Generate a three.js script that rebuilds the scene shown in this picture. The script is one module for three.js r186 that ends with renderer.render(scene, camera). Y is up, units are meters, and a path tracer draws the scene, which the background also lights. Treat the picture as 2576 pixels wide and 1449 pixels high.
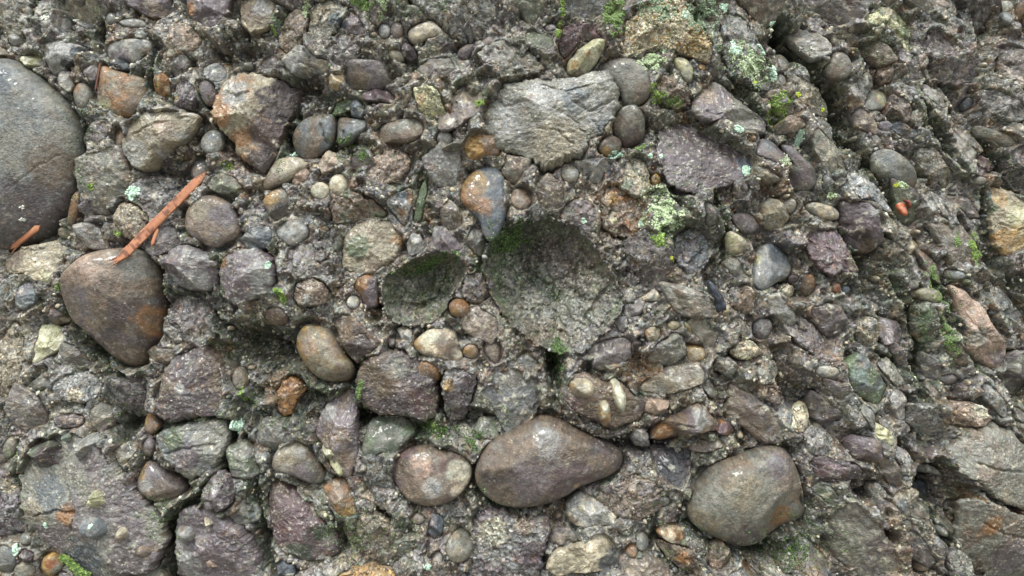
import * as THREE from 'three';

// ---------------------------------------------------------------- camera, sky, sun, exposure
// Rock coordinates: 1 unit P = 0.5 mm on the rock face, x to the right, y DOWN, z out of the face.
const S = 0.0005, CX = 1288, CY = 724.5, LEAN = 0.16;
const scene = new THREE.Scene();
const leanQ = new THREE.Quaternion().setFromAxisAngle(new THREE.Vector3(1, 0, 0), -LEAN);
const toWorld = (x, y, z) => new THREE.Vector3((x - CX) * S, (CY - y) * S, z * S).applyQuaternion(leanQ);
const DIST = 1.05;
const camera = new THREE.PerspectiveCamera(2 * Math.atan(CY * S / DIST) * 180 / Math.PI, 1024 / 576, 0.05, 400);
camera.position.copy(toWorld(CX, CY, DIST / S));
camera.up.copy(new THREE.Vector3(0, 1, 0).applyQuaternion(leanQ));
camera.lookAt(toWorld(CX, CY, 0));
scene.add(camera);

const renderer = new THREE.WebGLRenderer({ antialias: true });
renderer.toneMapping = THREE.LinearToneMapping;
renderer.toneMappingExposure = 1.55;
renderer.shadowMap.enabled = true;

{ // overcast sky, brighter overhead
  const w = 256, h = 128, d = new Float32Array(w * h * 4);
  for (let j = 0; j < h; j++) for (let i = 0; i < w; i++) {
    const el = Math.sin(((j + 0.5) / h - 0.5) * Math.PI), k = (j * w + i) * 4;
    const v = el >= 0 ? 0.2 + 2.6 * Math.pow(el, 1.25) : 0.16;
    d[k] = v * 0.97; d[k + 1] = v * 1.0; d[k + 2] = v * 1.015; d[k + 3] = 1;
  }
  const t = new THREE.DataTexture(d, w, h, THREE.RGBAFormat, THREE.FloatType);
  t.mapping = THREE.EquirectangularReflectionMapping; t.magFilter = THREE.LinearFilter; t.minFilter = THREE.LinearFilter;
  t.needsUpdate = true;
  scene.background = t; scene.environment = t;
}
const sun = new THREE.DirectionalLight(0xfffcf6, 1.5);
sun.position.set(-1.2, 4.2, 1.9); sun.castShadow = true; sun.shadow.radius = 24; sun.shadow.mapSize.set(2048, 2048);
Object.assign(sun.shadow.camera, { left: -2, right: 2, top: 2, bottom: -2, near: 0.5, far: 12 });
scene.add(sun);

// ---------------------------------------------------------------- noise
const mulberry = (a) => () => { a |= 0; a = a + 0x6D2B79F5 | 0; let t = Math.imul(a ^ a >>> 15, 1 | a); t = t + Math.imul(t ^ t >>> 7, 61 | t) ^ t; return ((t ^ t >>> 14) >>> 0) / 4294967296; };
const hash = (x, y, s) => { let h = Math.imul(x | 0, 374761393) + Math.imul(y | 0, 668265263) + Math.imul(s | 0, 2147483647 ^ 0x5bd1e995) | 0; h = Math.imul(h ^ h >>> 13, 1274126177); h ^= h >>> 16; h = Math.imul(h, 0x85ebca6b); h ^= h >>> 13; return (h >>> 0) / 4294967296; };
function vn(x, y, s) { // value noise, -1..1
  const xi = Math.floor(x), yi = Math.floor(y), fx = x - xi, fy = y - yi, u = fx * fx * (3 - 2 * fx), v = fy * fy * (3 - 2 * fy);
  const a = hash(xi, yi, s), b = hash(xi + 1, yi, s), c = hash(xi, yi + 1, s), d = hash(xi + 1, yi + 1, s);
  return (a + (b - a) * u + (c - a) * v + (a - b - c + d) * u * v) * 2 - 1;
}
const fbm = (x, y, s, o = 4) => { let r = 0, a = 0.5, t = 0; for (let i = 0; i < o; i++) { r += a * vn(x, y, s + i * 17); t += a; a *= 0.55; const nx = x * 1.7 - y * 1.1 + 3.1; y = x * 1.1 + y * 1.7 - 1.7; x = nx; } return r / t; };
const sst = (a, b, x) => { x = (x - a) / (b - a); x = x < 0 ? 0 : x > 1 ? 1 : x; return x * x * (3 - 2 * x); };
const clamp = (x, a, b) => x < a ? a : x > b ? b : x;
// broken-rock cells: each cell is a tilted little plane; F.h = plane height -1..1, F.id = cell hash, F.e = distance to the border
const F = { h: 0, id: 0, e: 0 };
function cells(x, y, size, seed) {
  x /= size; y /= size;
  const wx = x + 0.4 * vn(x * 1.3, y * 1.3, seed + 91) + 0.16 * vn(x * 3.7, y * 3.7, seed + 93), wy = y + 0.4 * vn(x * 1.3, y * 1.3, seed + 92) + 0.16 * vn(x * 3.7, y * 3.7, seed + 94);
  const xi = Math.floor(wx), yi = Math.floor(wy); let d1 = 9, d2 = 9, bx = 0, by = 0, cx = 0, cy = 0;
  for (let j = -1; j <= 1; j++) for (let i = -1; i <= 1; i++) {
    const px = xi + i + hash(xi + i, yi + j, seed), py = yi + j + hash(xi + i, yi + j, seed + 1);
    const d = (px - wx) * (px - wx) + (py - wy) * (py - wy);
    if (d < d1) { d2 = d1; d1 = d; bx = xi + i; by = yi + j; cx = px; cy = py; } else if (d < d2) d2 = d;
  }
  F.id = hash(bx, by, seed + 2);
  F.h = (hash(bx, by, seed + 3) - 0.5) * 1.1 + ((hash(bx, by, seed + 4) - 0.5) * (wx - cx) + (hash(bx, by, seed + 5) - 0.5) * (wy - cy)) * 2.0;
  F.e = Math.sqrt(d2) - Math.sqrt(d1);
  return F;
}
// base colours (sRGB hex of the dry-to-damp mineral), kept as linear triples
const lin = (hex) => { const c = new THREE.Color(hex); return [c.r, c.g, c.b]; };
const PAL = {
  g: 0x75746a, b: 0x646a6c, p: 0x665d60, d: 0x4a4142, m: 0x574446, k: 0x2f3033, t: 0x8a826e, r: 0x87613a, o: 0x9a7c48, w: 0xb5aa92, y: 0xaaa884,
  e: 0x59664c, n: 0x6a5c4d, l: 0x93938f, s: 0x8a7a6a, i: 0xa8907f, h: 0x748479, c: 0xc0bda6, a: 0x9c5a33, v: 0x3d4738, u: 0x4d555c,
};
for (const k in PAL) { const c = lin(PAL[k]), L = 0.3 * c[0] + 0.55 * c[1] + 0.15 * c[2], q = 0.02; PAL[k] = [c[0] + (L * 1.02 - c[0]) * q, c[1] + (L * 1.03 - c[1]) * q, c[2] + (L * 0.9 - c[2]) * q]; }

// ---------------------------------------------------------------- the stones set in the face
// kind(c smooth cobble, a broken angular, f rough face) | height | colours | outline in P or E cx,cy,rx,ry,turn | colour patches x,y,r,colour | label
const STONES = `
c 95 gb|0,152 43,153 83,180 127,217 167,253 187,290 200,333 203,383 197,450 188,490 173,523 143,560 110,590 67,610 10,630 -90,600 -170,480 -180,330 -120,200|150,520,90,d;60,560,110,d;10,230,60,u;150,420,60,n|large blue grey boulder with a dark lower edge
c 28 gn|E212,244,22,35,-5|205,225,14,r|small upright brown grey pebble beside the boulder
c 42 rt|260,165 277,173 307,180 347,190 360,200 365,233 357,267 333,283 310,295 283,287 258,277 248,258 252,215|265,280,26,y;340,270,28,s|rust orange blocky cobble with a broken top
c 30 lg|255,110 283,97 320,93 363,97 377,107 373,127 353,137 333,157 300,147 263,143|300,145,30,p;360,125,14,n|pale grey rounded stone
a 16 kb|E298,158,24,18,10||dark slate chip
c 20 lg|290,52 310,43 335,41 358,48 368,58 350,66 320,66||
c 20 gb|E270,40,16,18,0||
a 34 pn|310,-20 420,-20 425,20 405,40 375,42 345,25 320,12||
a 44 pd|460,-25 575,-25 577,30 560,55 540,72 515,70 490,55 470,35|472,25,24,r|
a 34 nt|592,-10 660,-20 700,10 695,50 665,75 630,85 605,60|660,20,24,l|
a 44 lg|115,115 150,100 185,110 210,118 205,145 185,165 165,180 140,190 115,175|200,135,16,u;180,165,16,k|
a 26 yl|50,145 68,138 95,136 112,148 105,165 75,173 58,160||
a 28 lg|22,97 48,80 68,88 74,108 55,120 25,115||
a 20 tn|0,118 20,125 20,140 -20,150 -30,125||
f 26 st|425,70 445,50 470,55 495,80 505,105 480,125 450,140 425,150 420,110|455,90,28,s|
a 50 tl|335,310 375,285 425,278 470,283 503,293 498,320 470,355 440,375 405,405 380,430 345,425 318,395 313,370 325,340|340,390,40,l;430,330,30,s|pale tan grey wedge of broken rock
c 24 nr|E307,350,15,30,0||
c 26 gb|E533,357,30,33,0||round grey pebble
c 30 kg|E493,420,24,35,20|490,430,16,n|
a 62 tr|545,265 565,215 600,185 640,182 700,195 745,220 745,245 730,270 710,330 690,390 668,435 630,415 600,390 590,360 560,330 540,295|708,260,62,d;688,340,58,d;664,410,50,d;720,215,40,d;560,290,40,r;610,350,26,r;600,240,36,l|two-toned block, rusty tan left half and dark purple right half
a 26 lb|500,165 525,143 550,150 562,180 555,200 530,205 505,190||
c 20 pn|497,205 525,200 540,230 535,255 515,262 500,240||
f 24 pl|440,215 465,205 490,220 495,255 480,275 450,272 435,265|440,250,10,o|
a 18 rw|385,200 415,187 430,200 425,230 405,245 385,228|400,215,10,o|
f 26 nt|705,60 725,25 760,5 770,40 765,90 755,120 735,140 700,120 695,90||
f 30 gt|775,0 830,-10 880,30 860,70 850,90 810,110 770,100 772,50|850,60,20,u|
a 24 pn|858,60 890,30 920,70 925,95 890,95 865,80|870,70,12,u|
a 40 lt|705,150 750,120 780,125 800,150 830,155 833,190 800,185 765,190 725,183|750,150,30,l;810,165,20,t|
a 40 wo|820,195 845,190 867,192 867,215 850,232 830,222||
c 30 pg|872,165 890,155 930,155 960,160 975,185 975,205 955,225 920,225 885,225 870,205|900,205,30,n|
a 30 dm|905,235 940,222 980,225 998,245 990,262 950,258 915,255||
c 20 bl|E968,80,18,20,0||
c 22 pn|E1000,80,18,22,0||
c 34 wl|1025,85 1040,70 1060,60 1085,53 1100,62 1115,80 1105,92 1075,100 1045,112 1030,103|1075,75,30,w|pale tan rounded triangular pebble
c 18 tg|E997,140,23,15,20||
a 26 kd|1005,118 1030,110 1045,128 1050,145 1030,158 1012,140|1020,120,10,p|
c 24 pn|1150,125 1170,108 1195,105 1190,130 1170,148 1152,145||
c 38 gn|950,325 965,308 1000,298 1035,295 1060,305 1068,325 1055,350 1030,360 990,358 955,355|960,350,30,n;1040,350,30,n|smooth grey oval cobble with a brown underside
c 40 nb|725,345 740,310 770,290 820,285 838,290 840,330 832,358 805,385 770,397 740,385|820,320,30,b;820,370,20,b|brown half of a cobble split by cracks
c 40 bg|846,290 880,292 915,300 920,318 895,345 870,362 848,362 842,330|862,300,20,n|grey tip of the split cobble
a 20 ev|825,285 840,255 865,240 885,248 878,275 850,285||
a 26 bu|887,246 905,255 918,280 910,297 882,290 878,262||
c 36 tn|660,465 680,420 700,398 740,393 770,405 780,415 755,435 730,455 700,470 670,478|690,465,34,n;740,405,40,w|tan oval cobble lying aslant, pale on top
a 16 is|733,458 750,430 770,422 782,435 770,455 745,468||
c 22 wc|E805,480,25,22,0||
c 22 wc|E852,465,25,28,0||
a 18 sw|800,410 820,375 845,385 855,410 835,430 812,440||
f 26 sn|920,440 935,400 970,375 1010,375 1030,395 1025,430 1000,455 965,465 935,460||
a 36 rt|1163,375 1175,345 1210,340 1235,343 1255,370 1258,388 1230,395 1200,405 1175,400|1190,375,32,o;1235,370,22,s|rust brown angular chunk with a grey right face
f 26 ye|1045,230 1075,218 1105,235 1115,265 1125,295 1095,310 1065,300 1050,265|1060,255,16,o|
c 46 up|1158,490 1170,450 1200,425 1235,417 1260,430 1275,470 1275,520 1265,570 1245,605 1228,610 1215,585 1205,555 1180,530 1162,510|1190,465,42,o;1180,500,34,r;1215,520,28,r|long stone, rust orange on one side and blue grey on the other
c 20 lg|E1120,350,22,20,0||
a 24 ev|1037,560 1045,510 1055,470 1070,440 1073,480 1063,530 1055,560||
f 22 lr|970,510 985,490 1030,475 1038,500 1028,540 1015,570 1000,550|1010,490,20,u|
a 70 yc|1427,160 1432,145 1450,128 1470,115 1490,103 1505,108 1520,118 1513,140 1497,165 1478,190 1455,188 1430,178|1475,150,7,r;1505,140,9,n;1455,183,14,n;1445,160,12,o|cream and ochre angular sandstone chip
s 70 gl|1216,300 1228,255 1258,216 1300,206 1350,198 1400,198 1445,195 1480,185 1510,175 1535,178 1550,205 1558,245 1555,275 1540,310 1515,345 1490,358 1480,385 1455,400 1430,410 1395,430 1365,430 1330,405 1290,385 1245,372 1220,335|1400,370,70,t;1360,250,40,l;1440,260,40,b;1500,290,40,l;1520,330,26,b|big pale grey rock with wrinkled surface
c 50 gp|1500,175 1520,155 1550,143 1590,148 1620,165 1635,200 1638,230 1622,258 1595,268 1570,262 1555,230|1620,240,34,n|smooth round grey cobble behind the big pale rock
c 50 gn|1540,325 1545,295 1565,270 1595,263 1618,280 1627,310 1622,345 1600,363 1575,368 1555,350|1590,350,30,m;1550,310,26,n|smooth egg-shaped brown grey cobble
c 32 ng|1500,380 1510,358 1535,342 1560,350 1565,370 1550,388 1520,395|1525,385,14,o|small brown cobble
f 26 md|1400,110 1420,70 1460,62 1500,75 1520,100 1510,120 1480,105 1440,125 1420,140||
c 18 pl|E1384,62,17,12,10||
f 36 wt|1560,150 1580,60 1640,-10 1700,-10 1740,50 1790,105 1805,140 1800,160 1770,150 1720,140 1660,120 1610,130|1750,110,40,o;1640,40,30,e;1700,40,30,w;1690,90,34,w|coarse ochre sandstone lump full of grains
c 24 yg|1693,150 1710,145 1730,155 1742,180 1735,210 1720,205 1705,180||
f 34 ns|1650,200 1680,190 1715,215 1735,240 1735,265 1700,275 1660,255 1645,225||
s 50 pg|1735,285 1745,250 1765,215 1800,195 1820,205 1850,235 1890,270 1935,305 1930,330 1890,340 1850,320 1800,310 1765,310|1780,240,26,s;1880,310,40,g|
c 14 on|E1768,168,12,11,0||
s 14 dp|1655,400 1660,330 1720,300 1780,330 1850,360 1900,400 1890,440 1830,470 1740,490 1680,470|1880,420,30,u|
f 22 te|1560,470 1575,400 1600,390 1625,400 1638,430 1635,480 1600,500||
c 22 lt|E1433,440,25,23,0||
c 26 sn|E1312,500,28,30,0||
c 18 on|E1655,450,15,18,0||
c 36 pn|1895,385 1915,350 1940,350 1965,375 1990,400 1975,425 1945,415 1910,400|1930,365,20,u|
c 40 pg|1960,360 1990,365 2020,395 2050,430 2055,460 2040,480 2010,475 1985,450 1992,405 1975,380||smooth purple grey stone on the diagonal slope
f 30 ye|2160,75 2180,35 2220,12 2260,18 2292,45 2298,75 2285,110 2278,140 2265,120 2245,90 2230,70 2190,70|2280,80,30,e;2240,30,30,t|
c 30 gn|2073,180 2085,145 2105,137 2125,155 2132,185 2120,202 2090,203||
a 28 gk|2148,215 2165,190 2195,172 2205,190 2200,215 2180,230 2160,237||
c 28 gt|2173,270 2185,240 2200,220 2235,217 2248,230 2245,250 2230,270 2195,278|2225,245,18,y|grey pebble with an olive spot
f 18 sm|E2232,183,22,26,0||
c 42 gb|2187,400 2195,383 2230,378 2270,395 2300,420 2315,445 2312,475 2290,485 2260,465 2220,450 2195,430|2300,470,30,n|smooth grey oval cobble on the receding slope
f 30 lb|2130,460 2140,435 2165,435 2200,460 2220,490 2240,530 2225,535 2190,510 2160,505 2140,490||
c 16 il|E2363,15,28,14,0||
c 22 gt|2465,310 2490,318 2530,340 2553,365 2550,382 2530,370 2500,350 2470,335||
f 16 mp|2450,400 2480,385 2510,395 2530,415 2500,430 2470,440 2455,425||
c 16 uk|E2443,257,15,17,0||
c 14 tl|E2460,457,16,11,0||
c 16 pl|E2220,320,22,15,0||
a 20 un|2250,310 2270,300 2290,320 2312,330 2305,348 2285,350 2265,335||
a 24 sg|1957,310 1985,290 2010,300 2022,320 2000,335 1965,332||
c 24 gn|1960,130 1980,125 1997,150 1990,172 1970,172||
c 18 gp|E1972,197,14,20,0||
c 20 cl|E2543,10,20,17,0||
c 20 rn|E2574,25,14,26,0||
c 20 bl|E2528,48,22,20,0||
c 20 lp|E2565,60,20,15,0||
c 22 nr|168,560 178,520 195,485 210,490 205,530 190,560 178,572||
s 34 tw|0,660 50,620 90,615 140,605 175,620 165,660 150,690 140,720 100,710 60,690 20,690|100,670,40,w;130,700,20,y;30,650,40,n|
c 20 te|E158,587,22,18,0||
c 88 nd|163,720 168,695 190,670 230,640 290,625 350,625 385,640 400,680 408,740 402,810 395,860 370,880 355,915 330,932 300,925 260,890 210,835 180,800 168,760|240,650,80,i;320,640,70,s;390,810,46,r;360,660,46,g;215,760,46,p;180,770,40,n|large smooth brown cobble with a pinkish top
a 20 bp|45,745 55,710 80,705 105,740 95,765 65,780 48,770||
a 22 np|123,800 130,775 150,780 168,800 160,815 130,818||
a 24 yc|90,880 95,850 98,815 125,815 150,830 165,850 155,870 135,890 115,900 100,915 88,915||cream yellow shard
c 34 np|465,570 468,530 490,500 530,490 575,510 597,550 600,590 575,610 540,625 505,610 475,590|500,525,30,t;565,540,34,p|
f 30 tn|295,540 315,510 345,515 380,545 378,580 360,605 330,600 305,575||
s 56 pl|430,640 470,615 520,635 550,660 555,710 530,735 480,730 445,720 430,690||
s 54 pl|555,690 570,650 600,630 650,625 690,650 700,690 690,730 650,750 610,770 575,750|570,660,16,r|
a 32 bl|600,605 630,575 670,565 690,575 690,610 660,630 640,640 615,625||
s 50 dn|400,1000 410,940 435,900 470,880 510,870 550,900 570,940 572,990 560,1040 500,1050 440,1060 395,1040|555,960,30,n;420,910,26,g;470,970,14,l|
c 20 ng|E597,955,17,30,-10||
c 12 ts|E613,930,12,8,0||
f 22 tn|-20,850 30,810 55,850 65,920 50,980 20,1000 -30,990||
f 28 lb|130,985 150,945 200,935 245,950 250,985 230,1010 190,1010 160,1005|200,990,24,w|
c 32 ng|662,510 675,490 700,475 725,480 730,510 725,535 700,557 680,550|685,498,26,o;710,540,30,k|
c 34 lg|695,580 720,558 750,553 770,565 778,590 760,610 735,620 712,605||pale grey rounded pebble
s 26 tn|857,640 860,590 890,555 940,540 985,550 1012,590 1005,630 985,655 940,690 890,690 860,670|1000,600,20,r;900,620,34,e|
f 20 ne|840,560 835,510 880,480 940,500 970,540 930,550 880,560||
a 32 pl|1085,600 1090,570 1115,565 1140,590 1170,625 1150,640 1110,635 1090,620||
a 22 lg|1020,610 1035,585 1055,590 1070,620 1050,640 1025,645||
a 38 pr|885,720 900,700 925,690 945,700 950,740 948,770 925,780 908,760 905,740|905,720,20,r|
c 20 lc|E887,760,16,18,0||
f 26 sl|740,740 755,710 785,698 815,710 830,740 820,760 790,770 755,768||
c 32 nm|E695,795,32,26,0||
c 62 to|737,870 745,835 765,818 800,820 830,835 850,870 868,900 888,930 880,955 850,965 810,962 780,945 755,915|750,880,34,o;860,945,34,n;780,870,24,i;840,870,24,s;820,940,30,t|smooth orange tan cobble
s 34 nd|830,800 860,785 900,800 930,830 965,860 950,880 920,900 895,920 870,890 850,850|910,880,40,d|
c 46 wn|1038,870 1050,850 1080,828 1115,822 1145,840 1155,870 1165,900 1140,910 1105,905 1065,893|1050,865,20,o;1125,875,34,n;1080,845,28,c|cream white cobble with a brown belly and orange tip
a 20 lw|995,830 1015,820 1035,830 1035,860 1010,855||
c 20 so|E1185,885,22,20,0||
c 24 np|1215,880 1225,850 1250,855 1262,880 1255,915 1235,910||
s 48 dn|893,960 905,925 940,890 1000,878 1050,900 1095,950 1105,1000 1100,1050 1070,1065 1020,1050 950,1045 910,1020|960,960,40,n;1060,1010,40,m;1000,920,30,g|
c 34 rn|1045,925 1070,905 1100,920 1108,950 1090,965 1060,955||
f 50 pl|1110,960 1130,925 1170,920 1200,940 1195,980 1180,1030 1160,1070 1130,1080 1120,1040|1130,965,16,o|
c 60 rs|E1155,775,28,25,20|1140,790,16,o|
f 10 nr|1515,570 1510,500 1530,470 1570,470 1600,480 1620,520 1610,580 1580,600 1540,590|1540,500,18,o|
a 22 ty|1515,560 1530,535 1555,520 1557,570 1550,590 1530,580||
f 18 bp|1695,640 1700,590 1740,570 1780,590 1790,640 1775,680 1740,690 1710,670||
c 28 pg|1845,545 1860,533 1895,535 1920,560 1925,575 1900,587 1870,580||
c 28 wy|1823,600 1830,583 1850,590 1870,605 1877,625 1860,642 1835,638||cream speckled oval pebble
c 44 bl|1893,720 1895,670 1910,635 1940,612 1970,615 1995,640 2008,670 1995,695 1960,710 1920,730|1960,640,30,u;1915,690,24,l;1900,650,18,y|smooth blue grey cobble with pale streaks
f 26 sl|1835,760 1840,725 1870,715 1895,735 1893,775 1870,787 1845,780||
c 26 pl|E1920,828,24,30,0||
c 24 ot|1718,870 1735,867 1770,872 1778,895 1765,910 1740,912 1730,893||glossy orange pebble
c 16 ty|E1697,820,17,12,0||
a 14 yo|E1733,825,6,19,-33||
a 20 tr|1618,830 1640,820 1665,825 1668,845 1650,860 1630,858||
a 16 lp|1543,800 1575,795 1582,815 1570,838 1555,830||
a 20 wl|1605,755 1635,735 1650,720 1665,745 1655,757 1625,760||
f 30 wy|1832,880 1850,860 1880,855 1905,870 1910,890 1885,905 1845,900||
f 30 gw|1888,930 1910,910 1940,905 1960,920 1940,960 1900,965||
s 32 tg|1920,510 1940,495 1965,510 1985,545 1970,575 1945,580 1925,560||
c 20 lt|E1982,520,14,19,0||
c 26 wl|2040,515 2055,505 2090,515 2112,530 2115,550 2090,552 2060,540||pale oval pebble beside a purple block
a 50 pd|2113,505 2140,510 2170,512 2190,530 2210,580 2218,610 2195,635 2160,633 2135,605 2122,560|2185,620,24,n;2185,535,18,l|purple angular block with a shaded hollow beneath
f 42 mp|2020,590 2060,570 2105,570 2125,610 2145,660 2155,690 2120,690 2070,690 2035,650|2130,660,26,s|dull purple red rough face with a sharp right edge
a 24 wt|2278,620 2290,600 2310,595 2322,615 2310,635 2290,642||
s 26 to|2485,480 2500,470 2530,480 2560,500 2600,510 2600,620 2560,635 2530,645 2505,620 2490,560|2490,520,16,e;2515,600,26,r;2560,560,60,y;2530,600,40,o|ochre yellow boulder at the far edge
c 24 yg|2292,735 2310,725 2345,730 2357,750 2345,762 2310,755||
c 20 gb|E2398,690,28,14,10||
s 46 is|2383,710 2410,720 2450,755 2490,820 2520,860 2535,890 2530,930 2520,935 2470,910 2425,880 2430,840 2415,790 2400,750|2450,850,30,g;2510,900,24,p|long salmon pink rock on the receding slope
c 20 gb|E2200,760,12,24,-25||
f 26 tl|2145,820 2175,795 2205,810 2210,850 2190,875 2160,860||
s 26 pg|2210,830 2235,800 2280,810 2290,840 2275,865 2230,870||
f 28 eg|2295,770 2325,760 2345,800 2350,850 2320,865 2300,820||
c 24 lw|E2069,932,30,17,5||pale grey oval pebble in pebbly matrix
s 32 eb|2120,910 2150,885 2180,900 2210,940 2235,970 2225,1005 2210,1020 2180,1010 2140,985 2122,950|2150,940,26,h|grey green rough stone
f 26 gt|2210,920 2240,900 2265,930 2280,965 2250,970||
c 22 pg|E2390,955,22,16,0||
a 40 gp|2535,900 2560,880 2600,890 2600,1000 2570,1010 2540,980||
c 14 ai|E2100,725,12,14,0||small bright orange pebble
c 14 ub|E2123,730,13,12,0||
c 20 nr|E2040,717,17,28,0||
c 16 dm|E2005,702,14,12,0||
f 20 wc|E1990,732,25,20,0||
f 18 ps|E183,1057,37,18,0||
a 66 hc|E186,1095,12,12,0||
s 84 lg|195,1120 215,1095 245,1085 265,1105 260,1130 240,1155 215,1150||
s 80 de|85,1130 110,1105 150,1100 185,1125 180,1160 130,1175 90,1165||
s 78 gp|62,1260 58,1190 82,1122 130,1088 200,1082 262,1102 320,1180 380,1262 420,1312 424,1362 400,1420 350,1450 270,1455 205,1432 150,1395 100,1350 72,1310|110,1270,40,t;200,1280,30,r;150,1230,50,b;230,1390,60,u;340,1400,50,d|big pebbly purple grey mass at the lower corner
c 92 bl|E265,1310,40,32,25||
a 96 yw|235,1210 255,1200 280,1220 298,1255 302,1270 275,1272 250,1260||cream shard in the pebbly mass
c 78 ns|E382,1377,30,24,10||
c 90 wn|E333,1325,16,20,0||
c 52 nd|345,1215 355,1180 370,1160 395,1165 420,1185 450,1205 470,1220 468,1235 445,1252 410,1262 375,1252 352,1235|360,1185,24,o;400,1185,34,p;410,1240,40,n;375,1215,18,l|brown nosed cobble with an orange flank
c 30 nr|355,1060 365,1040 390,1045 405,1070 385,1092 362,1085|362,1060,12,o|
c 26 pn|E374,1125,17,25,0||
s 50 gb|400,1100 410,1080 470,1060 540,1050 575,1060 580,1085 572,1130 560,1165 530,1190 490,1205 460,1190 420,1150 400,1120|480,1140,40,p;450,1100,30,e|large grey fractured face
s 50 pl|440,1330 455,1290 490,1265 530,1270 570,1290 620,1330 655,1400 660,1470 540,1480 440,1450|||
c 76 ls|E472,1340,30,26,0||
a 62 is|490,1410 515,1390 545,1375 580,1415 560,1420 510,1425|510,1412,14,o|
a 60 wc|522,1285 540,1295 555,1320 545,1328 530,1310||
f 38 pl|515,1250 530,1205 560,1180 590,1190 600,1230 590,1260 560,1280 530,1275||
c 62 pd|E543,1260,22,22,0||
c 44 gb|E22,1400,34,38,0||round grey cobble in the bottom corner
c 36 gt|E72,1432,28,28,0||
c 30 gb|E78,1350,22,16,0||
a 34 dp|58,1395 75,1370 105,1385 95,1405 70,1412||
c 46 og|110,1440 115,1400 140,1383 165,1395 172,1420 150,1440 130,1450|145,1410,16,a;160,1425,14,g|orange brown cobble at the bottom edge
f 28 pl|-20,1200 20,1180 50,1220 65,1290 60,1340 30,1350 -20,1340|30,1220,20,w|
c 20 gt|E30,1125,18,30,20||
c 42 gn|686,1160 695,1135 715,1115 750,1112 775,1135 790,1165 810,1195 808,1220 780,1222 745,1205 710,1190 690,1180|730,1135,34,t;760,1195,30,p;755,1140,14,l|rounded olive grey cobble
s 44 md|668,1215 685,1205 730,1225 780,1275 820,1320 848,1360 850,1400 800,1410 770,1415 740,1400 700,1380 680,1340 670,1280|810,1340,30,v;750,1390,40,v;700,1230,20,n|dark wine red slab edged with green
c 58 nm|985,1200 990,1165 1010,1140 1060,1125 1120,1135 1170,1150 1187,1180 1180,1215 1150,1250 1115,1268 1070,1272 1030,1260 1005,1235|1155,1185,34,c;1060,1170,34,i;1090,1220,30,l;1150,1230,18,w;1020,1180,30,n|brown cobble with a white crust on its right
c 34 vg|910,1140 915,1090 930,1060 965,1048 1010,1050 1035,1075 1042,1095 1015,1120 985,1150 960,1140 930,1155|930,1110,20,e;1020,1090,14,e|dark green stained cobble
s 42 pn|785,1090 800,1040 830,1000 870,975 890,985 895,1040 900,1120 895,1180 880,1205 855,1195 830,1150 800,1110|820,1040,24,l;860,1100,24,n|
a 64 yc|787,1073 800,1090 830,1115 850,1150 865,1190 858,1195 835,1175 815,1140 798,1110||long cream green sliver of stone
a 36 nr|812,1225 840,1205 865,1205 885,1235 900,1270 900,1290 875,1298 845,1288 825,1260|850,1240,22,s;880,1285,16,o|
f 32 ro|690,1040 690,980 720,950 750,965 760,985 740,1010 725,1045 705,1055||
c 36 tg|E1155,1380,36,40,0||
c 22 ls|E1100,1405,15,22,0||
c 20 sl|E1050,1308,20,14,0||
a 24 up|1075,1340 1085,1300 1105,1290 1117,1310 1112,1345 1090,1360||
f 34 os|850,1449 870,1430 920,1420 960,1430 1005,1435 1010,1475 850,1475||
a 24 uk|695,1420 705,1405 740,1415 748,1440 730,1460 700,1455||
f 28 pl|1200,1300 1250,1280 1300,1300 1370,1300 1390,1330 1370,1400 1350,1470 1200,1470 1180,1380|1240,1340,40,c;1320,1320,30,s|
c 96 nd|1195,1180 1210,1140 1240,1105 1290,1080 1330,1060 1370,1045 1400,1050 1450,1075 1510,1105 1555,1130 1578,1155 1570,1180 1545,1200 1500,1215 1460,1230 1430,1250 1380,1270 1320,1278 1260,1270 1220,1245 1198,1215|1370,1100,42,l;1300,1120,60,n;1440,1200,60,m;1330,1200,60,p;1448,1215,9,o;1250,1250,50,n;1240,1150,40,n|large smooth dark brown oval cobble
a 96 np|1635,1110 1650,1075 1680,1050 1720,1035 1750,1010 1775,1025 1795,1060 1800,1080 1760,1080 1720,1085 1690,1100 1660,1112|1665,1085,28,r;1708,1065,9,w;1750,1045,26,l|sharp brown flake jutting over a dark hollow
a 20 kd|1640,1130 1700,1125 1750,1135 1745,1170 1735,1200 1715,1230 1685,1225 1655,1195||dark layered rock in the hollow
a 30 mr|1795,1080 1810,1055 1830,1060 1850,1085 1830,1092 1805,1090||
c 92 gn|1730,1290 1735,1250 1760,1200 1790,1170 1830,1150 1870,1140 1920,1125 1960,1120 1990,1150 2010,1190 2025,1240 2038,1290 2030,1310 1990,1325 1950,1345 1920,1370 1880,1382 1840,1375 1790,1350 1750,1325|1760,1300,44,t;1870,1360,50,d;1960,1320,44,n;1960,1290,34,r;1990,1240,34,s;1850,1220,50,t;1940,1160,40,p|large rounded grey brown cobble with a broken right side
s 42 nd|1405,990 1420,940 1470,935 1520,960 1560,960 1600,1000 1640,1010 1620,1050 1590,1065 1540,1080 1500,1060 1450,1040 1415,1010|1440,1010,24,m|
c 80 wt|E1460,970,36,27,25|1430,965,12,o|
c 78 cy|1530,975 1535,950 1555,955 1573,990 1572,1020 1560,1038 1545,1020||pale mint white elongated pebble
c 76 oc|1495,1030 1500,1005 1520,998 1533,1020 1535,1065 1520,1075 1505,1055|1518,1015,14,c;1515,1060,18,r|orange and white elongated pebble
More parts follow.
